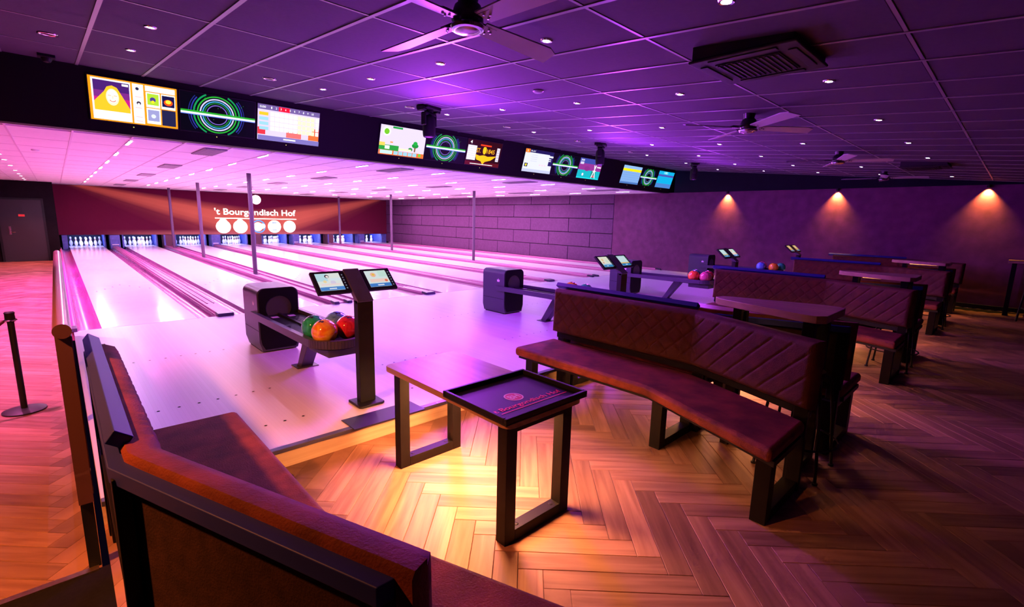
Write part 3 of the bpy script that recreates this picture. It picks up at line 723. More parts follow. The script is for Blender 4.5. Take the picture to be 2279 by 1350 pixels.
# ---- lane ceiling fittings: light strips and vents
def strip_label(i, j): return f'slim white ceiling light strip, {ORD[j]} from the screens in the {ORD[i]} row from the left'
st_me = MB().add([(-.017,-.24,-.004),(-.017,.24,-.004),(.017,.24,-.004),(.017,-.24,-.004)], [(0,1,2,3)]).mesh('lens', M_STRIP, recalc=False); st_mv = MB().add([(-.017,-.24,-.004),(-.017,.24,-.004),(.017,.24,-.004),(.017,-.24,-.004)], [(0,1,2,3)]).mesh('lens', M_STRIPV, recalc=False); st_mf = MB().add([(-.017,-.24,-.004),(-.017,.24,-.004),(.017,.24,-.004),(.017,-.24,-.004)], [(0,1,2,3)]).mesh('lens', M_STRIPM, recalc=False)
hs_me = MB().box(-.024, -.017, -.25, .25, -.007, .004).box(.017, .024, -.25, .25, -.007, .004).box(-.024, .024, -.25, -.24, -.007, .004).box(-.024, .024, .24, .25, -.007, .004).mesh('housing', M_WHITE)
for i in range(8):
    for j in range(8):
        t = thing('ceiling_light_strip', strip_label(i, j), 'ceiling light', (.57+1.755*i, .85+1.93*j, ZL-.008), 'light strips over the lanes')
        link('lens', st_mv if j < 2 else (st_me if j < 4 else st_mf), t); link('housing', hs_me, t)
vn = MB().box(-.15, .15, -.5, .5, -.012, 0).mesh('panel', M_VENT)
for i, x in enumerate((1.58, 4.87, 8.45, 12.0)):
    for j in range(5):
        t = thing('air_vent', f'grey air vent in the lane ceiling, {ORD[j]} from the screens, {ORD[i]} row from the left', 'vent', (x, 1.0+3.6*j, ZL-.006), 'lane ceiling vents')
        link('panel', vn, t)
        if j < 2:
            for s in range(8): MB().box(-.135+s*.036, -.115+s*.036, -.48, .48, -.016, -.012).build('slat', M_VENT, t)
# corridor downlights (coloured wash on the corridor floor)
dl = MB().lathe([(0,0),(.035,0)], n=14).mesh('lens', mat('pink_lens', (1,1,1), .3, emit=(1,.72,.9), es=30), recalc=False)
dring = MB().lathe([(.035,0),(.05,-.004),(.055,.004)], n=18).mesh('ring', M_WHITE, smooth=True)
CY = [3.4, 4.8, 6.2, 8.0, 9.9, 11.6, 12.9, 14.4, 15.5]
for k, y in enumerate(CY):
    t = thing('corridor_downlight', f'small bright downlight over the corridor, {ORD[k]} from the screens', 'downlight', (-.92, y, ZL-.004), 'corridor downlights')
    link('lens', dl, t, (0,0,-.002)); link('ring', dring, t)
for y, c, e in ((15.2,(1,.12,.02),75),(12.4,(1,.03,.25),60),(9.2,(1,.03,.7),90),(6.0,(1,.05,.75),100),(3.0,(1,.10,.65),100),(.6,(1,.16,.60),90)):
    lamp('SPOT', 'corridor_wash', (-1.0, y, ZL-.05), c, e*(6 if y > 10 else 13), (-1.0, y, ZC), .06, 100, 1.0)
t = thing('smoke_detector', 'small pale smoke detector on the lane ceiling at far left', 'smoke detector', (-.42, 3.3, ZL))
MB().lathe([(.05,0),(.05,-.015),(.035,-.03),(0,-.03)], n=18).build('body', M_WHITE, t, smooth=True)

# ================================================================== SEATING CEILING FITTINGS
lens = MB().lathe([(0,0),(.025,0)], n=16).mesh('lens', M_SPOT, recalc=False)
ring = MB().lathe([(.025,.001),(.038,-.004),(.043,.004)], n=20).mesh('ring', M_CHROME, smooth=True)
for r, y in enumerate((-2.05, -3.25, -4.47, -5.68, -6.87)):
    n = 0
    for i in range(8):
        x = .38+1.805*i
        q = pix((x, y, cz(y)))
        if not q or not (-20 < q[0] < 2300 and -20 < q[1] < 1400): continue
        if r == 0 and i in (4,): pass
        t = thing('ceiling_spotlight', f'bright white recessed spotlight, {ORD[n]} from the left in the {ORD[r]} row from the screens', 'spotlight', (x, y, cz(y)-.004), 'spotlights in the sloping ceiling'); n += 1
        t.rotation_euler = (math.atan(CS), 0, 0)
        link('lens', lens, t, (0,0,-.003)); link('ring', ring, t)
cone = MB().lathe([(.045,.004),(.06,-.006),(.07,-.004),(.072,.004)], n=20).mesh('ring', M_CHROME, smooth=True)
cone2 = MB().lathe([(0,.0),(.045,0)], n=16).mesh('reflector', mat('copper_reflector', (.22,.06,.03), .3, .8), recalc=False)
for k, x in enumerate((-.18, 1.6, 3.39, 5.2, 7.02, 8.8)):
    t = thing('unlit_downlight', f'unlit downlight with copper reflector, {ORD[k]} from the left along the screens', 'downlight', (x, -2.02, cz(-2.02)-.004), 'unlit downlights')
    t.rotation_euler = (math.atan(CS), 0, 0); link('ring', cone, t); link('reflector', cone2, t, (0,0,-.002))
t = thing('smoke_detector', 'flat round smoke detector on the sloping ceiling', 'smoke detector', (3.32, -4.52, cz(-4.52)))
MB().lathe([(.055,0),(.055,-.012),(.04,-.024),(0,-.024)], n=18).build('body', M_GRID, t, smooth=True)
t = thing('dome_camera', 'small black camera on the ceiling at far left above the fascia', 'camera', (-.19, -.72, cz(-.72)))
MB().box(-.07, .07, -.05, .05, -.035, 0).build('mount', M_BLACK2, t, bevel=.006)
MB().lathe([(.045,-.035),(.045,-.05),(.03,-.075),(0,-.085)], n=16).build('dome', M_BLACK2, t, smooth=True)

# ceiling fans
def fan(x, y, z, rot, label):
    t = thing('ceiling_fan', label, 'ceiling fan', (x, y, z), 'ceiling fans', rot)
    top = cz(y)-z
    MB().cyl((0,0,.05), .016, top-.05, 12).build('rod', M_FANB, t, smooth=True)
    MB().lathe([(.02,top-.07),(.05,top-.05),(.06,top)], n=20).build('canopy', M_FANB, t, smooth=True)
    MB().lathe([(0,.11),(.045,.11),(.07,.09),(.082,.055),(.085,.02),(.07,-.005),(0,-.005)], n=28).build('motor', M_FANB, t, smooth=True)
    MB().lathe([(.085,-.002),(.092,-.012),(.085,-.026),(.075,-.03),(.07,-.03)], n=28).build('trim_ring', M_CHROME, t, smooth=True)
    MB().lathe([(0,-.045),(.03,-.043),(.055,-.036),(.072,-.026),(.072,-.015),(0,-.015)], n=28).build('cap', mat('fan_cap', (.55,.45,.45), .2, .7), t, smooth=True)
    bl = MB(); pts = [(.10,-.045),(.62,-.07),(.70,-.04),(.72,.07),(.12,.055)]
    def tilt(u, v): return (u, v, .012-v*.22)
    bot = [tilt(u, v) for u, v in pts]; n = len(bot)
    bl.add(bot+[(a,b_,c+.008) for a,b_,c in bot], [tuple(range(n-1,-1,-1)), tuple(range(n,2*n))]+[(i,(i+1)%n,n+(i+1)%n,n+i) for i in range(n)])
    me = bl.mesh('blade', M_BLADE)
    br = MB().box(.06, .19, -.03, .03, .018, .026).mesh('bracket', M_FANB)
    sw = MB()
    for dx, dy in ((.14,-.018),(.14,.018),(.17,0)): sw.lathe([(0,-.004),(.007,-.002),(.007,.01)], (dx, dy, .004-dy*.2), 8)
    swm = sw.mesh('screws', M_CHROME)
    for k in range(4):
        b = link('blade', me, t, (0,0,0), k*math.pi/2); link('bracket', br, b); link('screws', swm, b)
    return t
fan(1.40, -5.845, 2.52, math.radians(4), 'nearest ceiling fan with pale angled blades and silver cap')
fan(5.13, -5.87, 2.51, math.radians(52), 'second ceiling fan away, between the air conditioner and spotlights')
fan(8.62, -5.90, 2.51, math.radians(25), 'third ceiling fan away over the seating')
fan(12.15, -5.90, 2.51, math.radians(10), 'farthest ceiling fan in front of the navy bulkhead')

# air conditioner cassettes
def aircon(x, y, label):
    z = cz(y); t = thing('ceiling_air_conditioner', label, 'air conditioner', (x, y, z), 'ceiling air conditioners')
    h = .30
    MB().box(-h, h, -h, h, -.06, .03).build('casing', M_AC, t, bevel=.008)
    MB().box(-h-.015, h+.015, -h-.015, h+.015, -.078, -.06).build('panel', M_AC, t, bevel=.008)
    for k in range(4):
        f_ = MB().box(-.20, .20, .235, .285, -.085, -.077).build('air_flap', M_AC, t, bevel=.004, rotz=k*math.pi/2)
    g = MB().box(-.19, .19, -.19, .19, -.084, -.077).build('grille', M_BLACK2, t)
    for k in range(12): MB().box(-.18, .18, -.18+k*.0315, -.168+k*.0315, -.090, -.083).build('slat', M_AC, g)
    return t
aircon(3.08, -6.70, 'dark ceiling air conditioner cassette near the top right')
aircon(10.35, -6.75, 'far ceiling air conditioner cassette above the last benches')

# moving head lights in front of the screens
def mover(x, y, rot, label):
    z = cz(y); t = thing('moving_head_light', label, 'stage light', (x, y, z), 'moving head lights', rot)
    MB().box(-.14, .14, -.10, .10, -.05, 0).build('base', M_BLACK2, t, bevel=.012)
    for s in (-1, 1): MB().box(s*.135-.035, s*.135+.035, -.06, .06, -.075, -.02).build('base_handle', M_BLACK2, t, bevel=.012)
    MB().cyl((0,0,-.085), .06, .04, 18).build('pan_joint', M_BLACK2, t, smooth=True)
    MB().box(-.105, .105, -.045, .045, -.12, -.08).box(-.115, -.085, -.04, .04, -.25, -.09).box(.085, .115, -.04, .04, -.25, -.09).build('yoke', M_BLACK2, t, bevel=.012)
    hd = MB().lathe([(0,-.11),(.045,-.11),(.072,-.13),(.084,-.18),(.084,-.34),(.078,-.385),(.064,-.395),(.058,-.385),(0,-.385)], n=24).build('head', M_BLACK2, t, smooth=True)
    MB().lathe([(0,-.387),(.056,-.387)], n=20).build('lens', mat('mover_lens', (.1,.05,.2), .1, emit=VIOLET, es=1.2), hd)
    for s in (-1, 1): MB().cyl((s*.085,0,-.22), .022, .03*s, 14, 'x').build('tilt_knob', M_BLACK, hd, smooth=True)
    return t
MV = [(3.46, -2.38), (7.36, -2.30), (11.2, -2.28)]
mover(*MV[0], .25, 'black moving head light in front of the green tree game screen')
mover(*MV[1], .5, 'black moving head light in front of the purple and teal screen')
mover(*MV[2], .6, 'black moving head light beside the right end of the screens')
for k, (x, y) in enumerate(MV):
    lamp('POINT', 'added_violet_wash', (x, y-.4, 1.6), VIOLET, (230, 200, 70)[k], None, .2)  # added unseen lamp hanging free below the head, fills the ceiling with violet
    lamp('SPOT', 'added_violet_beam', (x, y-.2, cz(y)-.62), VIOLET, (470, 360, 140)[k], (x-1.6, -9, cz(y)-1.2), .3, 172, 1.0)  # added wide violet spot in mid-air, not the head's own downward beam
    lamp('SPOT', 'mover_beam', (x, y, cz(y)-.40), (1,.14,.50), 70, (x-.6, y-3.6, ZF), .08, 110, 1.0)

# wall lamps under the bulkhead
for k, y in enumerate((-2.01, -4.72, -7.40)):
    t = thing('wall_lamp', ('left','middle','right')[k]+' small amber wall lamp throwing light down the plaster wall', 'wall lamp', (XW-.055, y, 2.45), 'amber wall lamps')
    MB().lathe([(.03,.01),(.036,-.03),(.033,-.055),(.026,-.055),(.024,-.04),(0,-.04)], n=18).build('housing', M_BLACK2, t, smooth=True)
    MB().lathe([(0,-.045),(.022,-.045)], n=14).build('bulb', mat('amber_bulb', (1,.6,.2), .3, emit=(1,.55,.12), es=9), t)
    lamp('SPOT', 'wall_lamp_beam', (XW-.06, y, 2.39), (1,.44,.05), 330, (XW+.16, y, 1.80), .012, 92, 1.0)

# ================================================================== BALL RETURNS AND CONSOLES
def ball_mat(name, c1, c2):
    if name in MATS: return MATS[name]
    m = bpy.data.materials.new(name); m.use_nodes = True; MATS[name] = m; nt = m.node_tree; b = nt.nodes['Principled BSDF']; L = nt.links.new
    tc = nt.nodes.new('ShaderNodeTexCoord'); n = nt.nodes.new('ShaderNodeTexNoise'); n.inputs['Scale'].default_value = 7; n.inputs['Detail'].default_value = 4; n.inputs['Distortion'].default_value = 2.2
    r = nt.nodes.new('ShaderNodeValToRGB'); r.color_ramp.elements[0].position = .38; r.color_ramp.elements[1].position = .62
    r.color_ramp.elements[0].color = (*c1,1); r.color_ramp.elements[1].color = (*c2,1)
    L(tc.outputs['Object'], n.inputs['Vector']); L(n.outputs['Fac'], r.inputs[0]); L(r.outputs[0], b.inputs['Base Color'])
    b.inputs['Roughness'].default_value = .08; b.inputs['Coat Weight'].default_value = .6; b.inputs['Coat Roughness'].default_value = .04
    return m
BM = {'green': ball_mat('ball_green', (.01,.32,.13), (.04,.62,.26)), 'yellow': ball_mat('ball_yellow', (.75,.20,.02), (.90,.60,.03)), 'red': ball_mat('ball_red', (.45,.01,.03), (.75,.04,.10)),
      'blue': ball_mat('ball_blue', (.05,.18,.55), (.16,.42,.90)), 'orange': ball_mat('ball_orange', (.70,.06,.02), (.92,.22,.05)), 'pink': ball_mat('ball_pink', (.60,.05,.25), (.85,.2,.45)), 'purple': ball_mat('ball_purple', (.42,.05,.16), (.75,.14,.25))}
sph = {}
def ball(loc, colr, label, rz=0.0):
    R = .108
    if colr not in sph:
        n, m_ = 28, 18
        sph[colr] = MB().lathe([(R*math.sin(math.pi*k/m_), -R*math.cos(math.pi*k/m_)) for k in range(m_+1)], n=n).mesh('bowling_ball', BM[colr], smooth=True)
        me = sph[colr]; me.polygons.foreach_set('use_smooth', [True]*len(me.polygons))
    o = link('bowling_ball', sph[colr], None, loc, rz); tag(o, label, 'bowling ball', 'balls on the returns')
    hp = MB()
    for d in (Vector((-.30,-.30,.90)), Vector((-.10,-.42,.90)), Vector((-.25,-.02,.97))):
        d = d.normalized(); u = d.cross(Vector((0,1,0))).normalized(); w = d.cross(u); k = R+.0006
        hp.add([tuple(d*k+.0125*(math.cos(a*math.pi/5)*u+math.sin(a*math.pi/5)*w)) for a in range(10)], [tuple(range(10))])
    hp.build('finger_holes', M_PITD, o)
    return o

def crown(p_fn, parent):                              # small white crown emblem
    pts = [(-.5,0),(.5,0),(.62,.75),(.28,.42),(0,1),(-.28,.42),(-.62,.75)]
    MB().add([p_fn(u, v) for u, v in pts], [(0,1,3),(1,2,3),(0,3,5),(3,4,5),(0,5,6)]).build('crown_emblem', mat('emblem', (.75,.7,.8), .4), parent)

def make_return(k, label):
    cx = 1.407
    t = thing('ball_return', label, 'ball return', (k*PITCH_X, 0, 0), 'ball returns')
    # hood: rounded top tunnel, tapering slightly at the foot
    n = 8; hw, top, rr = .215, .715, .075
    prof = [(-hw+.03, .015), (-hw, .12), (-hw, top-rr)]+[(-hw+rr-rr*math.cos(math.pi/2*i/n), top-rr+rr*math.sin(math.pi/2*i/n)) for i in range(1, n+1)]
    prof = prof+[(-x, z) for x, z in prof[::-1]]
    MB().extrude_y([(cx+x, z) for x, z in prof], -2.47, -1.95).build('hood', M_HOOD, t, smooth=True)
    op = [(cx+x*.94, .02+z*.965) for x, z in prof]
    fr = MB(); m = 56; hole = []; fp = []
    for i in range(m):
        a = 2*math.pi*i/m; hole.append((cx+.135*math.cos(a), .49+.135*math.sin(a))); best = 9
        for j in range(len(op)):
            (ax_, az_), (bx_, bz_) = op[j], op[(j+1) % len(op)]
            dx, dz = math.cos(a), math.sin(a); ex, ez = bx_-ax_, bz_-az_; den = dx*ez-dz*ex
            if abs(den) < 1e-9: continue
            tt = ((ax_-cx)*ez-(az_-.49)*ex)/den; uu = ((ax_-cx)*dz-(az_-.49)*dx)/den
            if tt > 0 and -1e-6 <= uu <= 1+1e-6: best = min(best, tt)
        fp.append((cx+best*math.cos(a), .49+best*math.sin(a)))
    fr.add([(x,-2.478,z) for x,z in fp]+[(x,-2.478,z) for x,z in hole]+[(x,-2.40,z) for x,z in hole]+[(x,-2.40,z) for x,z in fp],
           [(i,(i+1)%m,m+(i+1)%m,m+i) for i in range(m)]+[(m+i,m+(i+1)%m,2*m+(i+1)%m,2*m+i) for i in range(m)]+[tuple(range(2*m,3*m))])
    fr.build('hood_front', M_HOODF, t)
    MB().box(cx-hw-.001, cx-hw+.001, -2.46, -1.96, .245, .25).build('panel_seam', M_HOODF, t)
    MB().box(cx-.18, cx+.18, -2.43, -1.98, 0, .02).build('foot', M_BLACK2, t)
    crown(lambda u, v: (cx-hw-.0015, -2.33-u*.055, .52+v*.055), t)
    # rack: two rails that run out to a rounded end tray
    path = [(cx-.225,-2.30,.415)]+[(cx-.225,-3.95,.435)]+[(cx-.225*math.cos(a), -3.97-.225*math.sin(a), .437) for a in [math.pi*i/28 for i in range(1, 28)]]+[(cx+.225,-3.95,.435),(cx+.225,-2.30,.415)]
    rail = MB()
    for i in range(len(path)-1):
        a, b_ = Vector(path[i]), Vector(path[i+1]); d = (b_-a).normalized(); nn = Vector((d.y,-d.x,0)).normalized()*.022
        hz = Vector((0,0,.035))
        rail.add([tuple(p+q) for p in (a,b_) for q in (nn-hz,nn+hz,-nn+hz,-nn-hz)], [(0,1,5,4),(1,2,6,5),(2,3,7,6),(3,0,4,7),(0,3,2,1),(4,5,6,7)])
    rail.build('rack_rail', M_HOOD, t, smooth=True)
    tray = [(cx-.21,-2.46)]+[(cx-.21*math.cos(a), -3.97-.21*math.sin(a)) for a in [math.pi*i/28 for i in range(0, 29)]]+[(cx+.21,-2.46)]
    MB().prism(tray, .385, .415).build('tray', M_BLACK2, t)
    MB().box(cx-.012, cx+.012, -3.9, -2.46, .415, .432).build('ball_guide', M_BLACK, t)
    MB().prism([(cx-.15,-3.72),(cx+.15,-3.72),(cx+.13,-4.12),(cx-.13,-4.12)], .31, .386).build('blower_box', M_HOOD, t, bevel=.012)
    MB().add([(cx-.06,-3.14,.004),(cx+.06,-3.14,.004),(cx+.06,-3.24,.004),(cx-.06,-3.24,.004),(cx-.06,-3.38,.388),(cx+.06,-3.38,.388),(cx+.06,-3.54,.388),(cx-.06,-3.54,.388)],
             [(0,1,2,3),(4,7,6,5),(0,4,5,1),(1,5,6,2),(2,6,7,3),(3,7,4,0)]).build('leg', M_HOOD, t, bevel=.006)
    MB().box(cx-.105, cx+.105, -3.28, -3.10, 0, .008).build('foot_plate', M_HOOD, t, bevel=.002)
    for s in (-1, 1): MB().box(cx+s*.085-.035, cx+s*.085+.035, -2.66, -2.58, .4155, .4165).build('label_card', mat('card', (.55,.5,.6), .5), t)
    return t
NEARN = ['nearest', 'second nearest', 'third nearest', 'farthest']
for k in range(4):
    make_return(k, f'{NEARN[k]} black ball return with hood and curved ball rack')
X0 = 1.407
def balls(k, items):
    for (dx, y, c, lb) in items: ball((X0+k*PITCH_X+dx, y, .415+.110), c, lb, rz=dx*4)
balls(0, [(-.115,-4.02,'yellow','orange and yellow marbled bowling ball, front of the nearest rack'),(-.115,-3.79,'green','shiny green bowling ball on the nearest rack'),(.112,-3.98,'red','crimson bowling ball beside the console post on the nearest rack'),(.112,-3.74,'blue','blue bowling ball at the back of the nearest rack')])
balls(1, [(.11,-3.58,'yellow','yellow green bowling ball just showing above the near right bench'),(.11,-3.84,'green','green bowling ball just showing above the near right bench')])
balls(2, [(-.11,-3.80,'orange','orange red bowling ball at the left of the third rack'),(.11,-3.72,'green','green bowling ball at the back of the third rack'),(-.10,-4.03,'purple','purple red bowling ball at the front of the third rack'),(.115,-3.98,'red','red bowling ball at the right of the third rack')])
balls(3, [(-.11,-3.75,'blue','blue bowling ball on the farthest rack'),(.11,-3.70,'pink','pink bowling ball at the back of the farthest rack'),(-.10,-4.03,'yellow','yellow bowling ball on the farthest rack'),(.115,-4.12,'green','green bowling ball at the right of the farthest rack')])

def console(k, label, pal):
    t = thing('score_console', label, 'touchscreen console', (1.42+k*PITCH_X, -4.50, 0), 'touchscreen consoles')
    MB().prism([(-.11,-.10),(-.085,-.115),(.085,-.115),(.11,-.10),(.11,.10),(-.11,.10)], 0, .022).build('base_plate', M_BLACK, t, bevel=.006)
    MB().box(-.066, .066, -.035, .035, .02, .86).build('post', M_BLACK2, t, bevel=.005)
    # head tilted back: axis goes up and away
    ta = math.radians(48); d = Vector((0, math.sin(ta), math.cos(ta))); nrm = Vector((0, -math.cos(ta), math.sin(ta)))
    o0 = Vector((0, -.03, .855))
    def hp(x, s, out): return tuple(o0+Vector((x,0,0))+d*s+nrm*out)
    def slab(x0, x1, s0, s1, o_0, o_1):
        b = MB(); q = [hp(x, s, oo) for oo in (o_0, o_1) for x, s in ((x0,s0),(x1,s0),(x1,s1),(x0,s1))]
        return b.add(q, [(0,3,2,1),(4,5,6,7),(0,1,5,4),(1,2,6,5),(2,3,7,6),(3,0,4,7)])
    slab(-.066, .066, -.01, .335, -.035, .012).build('neck', M_HOOD, t, bevel=.004)
    for s, fn in ((-1, pal[0]), (1, pal[1])):
        a, b_ = (-.335, -.07) if s < 0 else (.07, .335)
        tb = slab(a, b_, .10, .325, -.022, .006).build('tablet', M_BLACK2, t, bevel=.006)
        p = Pic(lambda u, v, kk, a=a, b_=b_: hp(a+.03+u*(b_-a-.075), .125+v*.175, .0065+kk*.0003), 1.1)
        fn(p); p.build('display', M_TABLET, tb)
        ic = Pic(lambda u, v, kk, b_=b_: hp(b_-.034+u*.018, .13+v*.165, .0067+kk*.0002), .11)
        for i in range(6): ic.rect(.2,.02+i*.165,.8,.10+i*.165,(120,125,140))
        ic.build('icon_column', M_TABLET, tb)
    return t
def tab_cartoon(p):
    p.rect(0,0,1,1,(235,240,236)); p.rect(0,.55,.45,1,(195,230,240)); p.disc(.45,.82,.10,(60,45,60)); p.disc(.46,.80,.065,(255,240,235)); p.disc(.30,.52,.08,(250,225,170)); p.disc(.62,.45,.12,(225,215,240)); p.rect(.55,.55,1,.70,(225,240,250)); p.rect(.1,.3,.9,.38,(250,225,225))
    p.rect(0,0,1,.20,(80,140,215)); p.rect(.36,.06,.66,.13,(225,235,250))
def tab_flower(p):
    p.rect(0,0,1,1,(225,238,238)); p.disc(.35,.74,.14,(250,190,160)); p.disc(.36,.75,.06,(240,200,60)); p.rect(.1,.28,.95,.48,(250,215,205)); p.disc(.85,.35,.08,(245,120,90)); p.rect(.6,.6,1,.95,(205,235,225))
    p.rect(0,0,1,.20,(70,130,210)); p.rect(.36,.06,.66,.13,(230,235,250))
def tab_map(p):
    p.rect(0,0,1,1,(235,235,215)); p.disc(.3,.7,.12,(240,200,150)); p.disc(.7,.55,.16,(215,230,215)); p.disc(.22,.42,.07,(235,110,90)); p.rect(0,.20,1,.32,(190,215,235)); p.rect(0,0,1,.20,(50,140,200)); p.rect(.3,.07,.5,.13,(225,235,250))
def tab_list(p):
    p.rect(0,0,1,1,(190,225,230))
    for i in range(4): p.rect(.08,.40+i*.13,.92,.48+i*.13,(215,238,242))
    p.rect(0,.22,1,.32,(240,190,90)); p.rect(0,0,1,.22,(40,130,195)); p.rect(.4,.07,.65,.14,(220,235,250))
def tab_amber(p):
    p.rect(0,0,1,1,(215,170,110)); p.rect(0,.55,1,1,(225,190,130)); p.disc(.4,.6,.14,(245,220,170)); p.rect(0,0,1,.2,(90,130,170))
console(0, 'nearest black touchscreen console with two cartoon tablets', (tab_cartoon, tab_flower))
console(1, 'second touchscreen console standing behind the near right bench', (tab_map, tab_list))
console(2, 'third touchscreen console with pale tablets against the plaster wall', (tab_list, tab_flower))
console(3, 'farthest touchscreen console with amber tablets against the plaster wall', (tab_amber, tab_amber))

# ================================================================== BENCHES
Y0, YB, YN = -4.93, -6.38, -7.28
TH = math.atan2(.345, .90)
def off(o, ye=YN):
    yb = YB-o*math.tan(TH/2)
    return [(o, Y0), (o, yb), (o+math.tan(TH)*(ye-yb), ye)]
def bench(side, xp, label, fine=True):
    t = thing('bench', label, 'bench', (xp, 0, ZF), 'upholstered benches')
    def X(u): return side*u
    def strip(o0, o1, z0, z1, ye=YN):
        a, b_ = off(o0, ye), off(o1, ye)
        return MB().prism([(X(u), y) for u, y in a]+[(X(u), y) for u, y in b_[::-1]], z0-ZF, z1-ZF)
    strip(-.50, .045, .268, .352).build('seat', M_SUEDE, t, bevel=.032, seg=4)
    strip(-.44, .0, .235, .268).build('seat_frame', M_FRAME, t)
    # backrest: quilted front skin as real relief
    L1 = Y0-YB; L2 = math.hypot(.345, YB-YN); LT = L1+L2; H = .425; Z0 = .425-ZF
    NT, NS = (300, 50) if fine else (140, 26); P = .145
    def pos(a, s, o):                                # a along, s height 0..1, o rearward
        if a <= L1: base = (0, Y0-a); nn = (1, 0)
        else: q = a-L1; base = (-math.sin(TH)*q, YB-math.cos(TH)*q); nn = (math.cos(TH), -math.sin(TH))
        w = max(0, min(1, (a-L1+.10)/.20))           # round the bend
        if 0 < w < 1:
            th = TH*w; nn = (math.cos(th), -math.sin(th))
        o = o+.012*s
        return (X(base[0]+nn[0]*o), base[1]+nn[1]*o, Z0+s*H)
    R = .045
    v = []; f = []
    for i in range(NT+1):
        a = LT*i/NT
        for j in range(NS+1):
            h = H*j/NS; s = j/NS
            e = min(a, LT-a, h, H-h); rd = R-math.sqrt(max(0, R*R-(max(0, R-e))**2))
            def gr(q): d = abs((q/P+.5) % 1-.5)*P; return math.exp(-(d/(.0065 if fine else .011))**2)
            g = gr(a-h)
            if a < L1+.05: g = max(g, gr(a+h))
            if e < .05: g *= max(0, (e-.02)/.03) if e > .02 else 0
            v.append(pos(a, s, rd+.008*g))
    for i in range(NT):
        for j in range(NS):
            q = i*(NS+1)+j; f.append((q, q+1, q+NS+2, q+NS+1))
    n0 = len(v)
    for i in range(NT+1):
        for s in (0.0, .965, 1.0): v.append(pos(LT*i/NT, s, (.095 if s < .98 else .084)))
    for i in range(NT):
        q = n0+3*i; f.append((q, q+3, q+4, q+1)); f.append((q+1, q+4, q+5, q+2))
        b0, b1 = i*(NS+1), (i+1)*(NS+1)
        f.append((b0, b1, q+3, q)); f.append((b0+NS, q+2, q+5, b1+NS))
    f.append(tuple(range(NS+1))[::-1]+(n0, n0+1, n0+2)); e0 = NT*(NS+1); f.append(tuple(range(e0, e0+NS+1))+(n0+3*NT+2, n0+3*NT+1, n0+3*NT))
    mb = MB(); mb.add(v, f); mb.build('backrest', M_QUILT if side > 0 else M_SUEDE, t, smooth=True)  # left-hand backs: lighter, redder colour stands in for the light on them
    # steel frame behind
    strip(.098, .142, .780, .826).build('top_rail', M_RAILP, t, bevel=.004)
    strip(.096, .108, .40, .80).build('back_panel', M_BACK, t)
    strip(.092, .135, .355, .40).build('lower_rail', M_FRAME, t, bevel=.004)
    A = off(.10); B = off(.17)
    def post(u0, u1, y0, y1): MB().box(min(X(u0),X(u1)), max(X(u0),X(u1)), y0, y1, 0, .80-ZF).build('post', M_FRAME, t, bevel=.004)
    post(.098, .138, Y0-.09, Y0-.01); post(.098, .138, YB-.06, YB+.02); post(A[2][0]-.005, A[2][0]+.035, YN+.01, YN+.09)
    strip(-.13, -.11, .229, .235, YN+.14).build('under_light', M_WARM2, t)
    def loop(u0, u1, y0, y1):                        # rectangular leg frame
        w = .08; z1 = .268-ZF; xs = sorted((X(u0), X(u1)))
        b = MB().box(xs[0], xs[0]+w, y0, y1, 0, z1).box(xs[1]-w, xs[1], y0, y1, 0, z1)
        b.box(xs[0]+w, xs[1]-w, y0, y1, 0, w*.8).box(xs[0]+w, xs[1]-w, y0, y1, z1-w*.8, z1)
        b.build('leg_frame', M_FRAME, t, bevel=.003)
    loop(-.43, .13, Y0-.17, Y0-.085); loop(-.41, .135, YB-.02, YB+.065); loop(-.775, -.16, YN+.02, YN+.105)
    return t
def drink_bar(t, side):                              # slanted bar on top of the straight part
    c, s = math.cos(math.radians(36)), math.sin(math.radians(36)); w, h = .027, .021
    prof = []
    for a, b_ in ((-w,-h),(w,-h),(w,h),(-w,h)):
        x, z = a*c+b_*s, -a*s+b_*c
        prof.append((side*.106+(-side)*x*1.0, .862-ZF+z))
    o = MB().extrude_y(prof, YB+.06, Y0+.10).build('top_bar', M_RAILP, t, bevel=.004)
    return o
XP_A = [-.118+PITCH_X*k for k in range(4)]; XP_B = [3.185, 3.185+PITCH_X, 3.185+2*PITCH_X, 13.30]
LA = ['brown upholstered bench seen from behind at the left front corner', 'brown bench whose back stands against the near right bench', 'brown bench whose back stands against the second quilted bench', 'brown bench whose back stands against the third quilted bench']
LB = ['near quilted brown bench right of the low table', 'second quilted brown bench, behind the nearest tapered high table', 'third quilted brown bench, behind the second tapered high table', 'farthest quilted brown bench, next to the plaster wall']
for k in range(4):
    ta_ = bench(-1, XP_A[k], LA[k], False); drink_bar(ta_, -1)
    tb_ = bench(1, XP_B[k], LB[k], k < 2)
    if k == 3: drink_bar(tb_, 1)

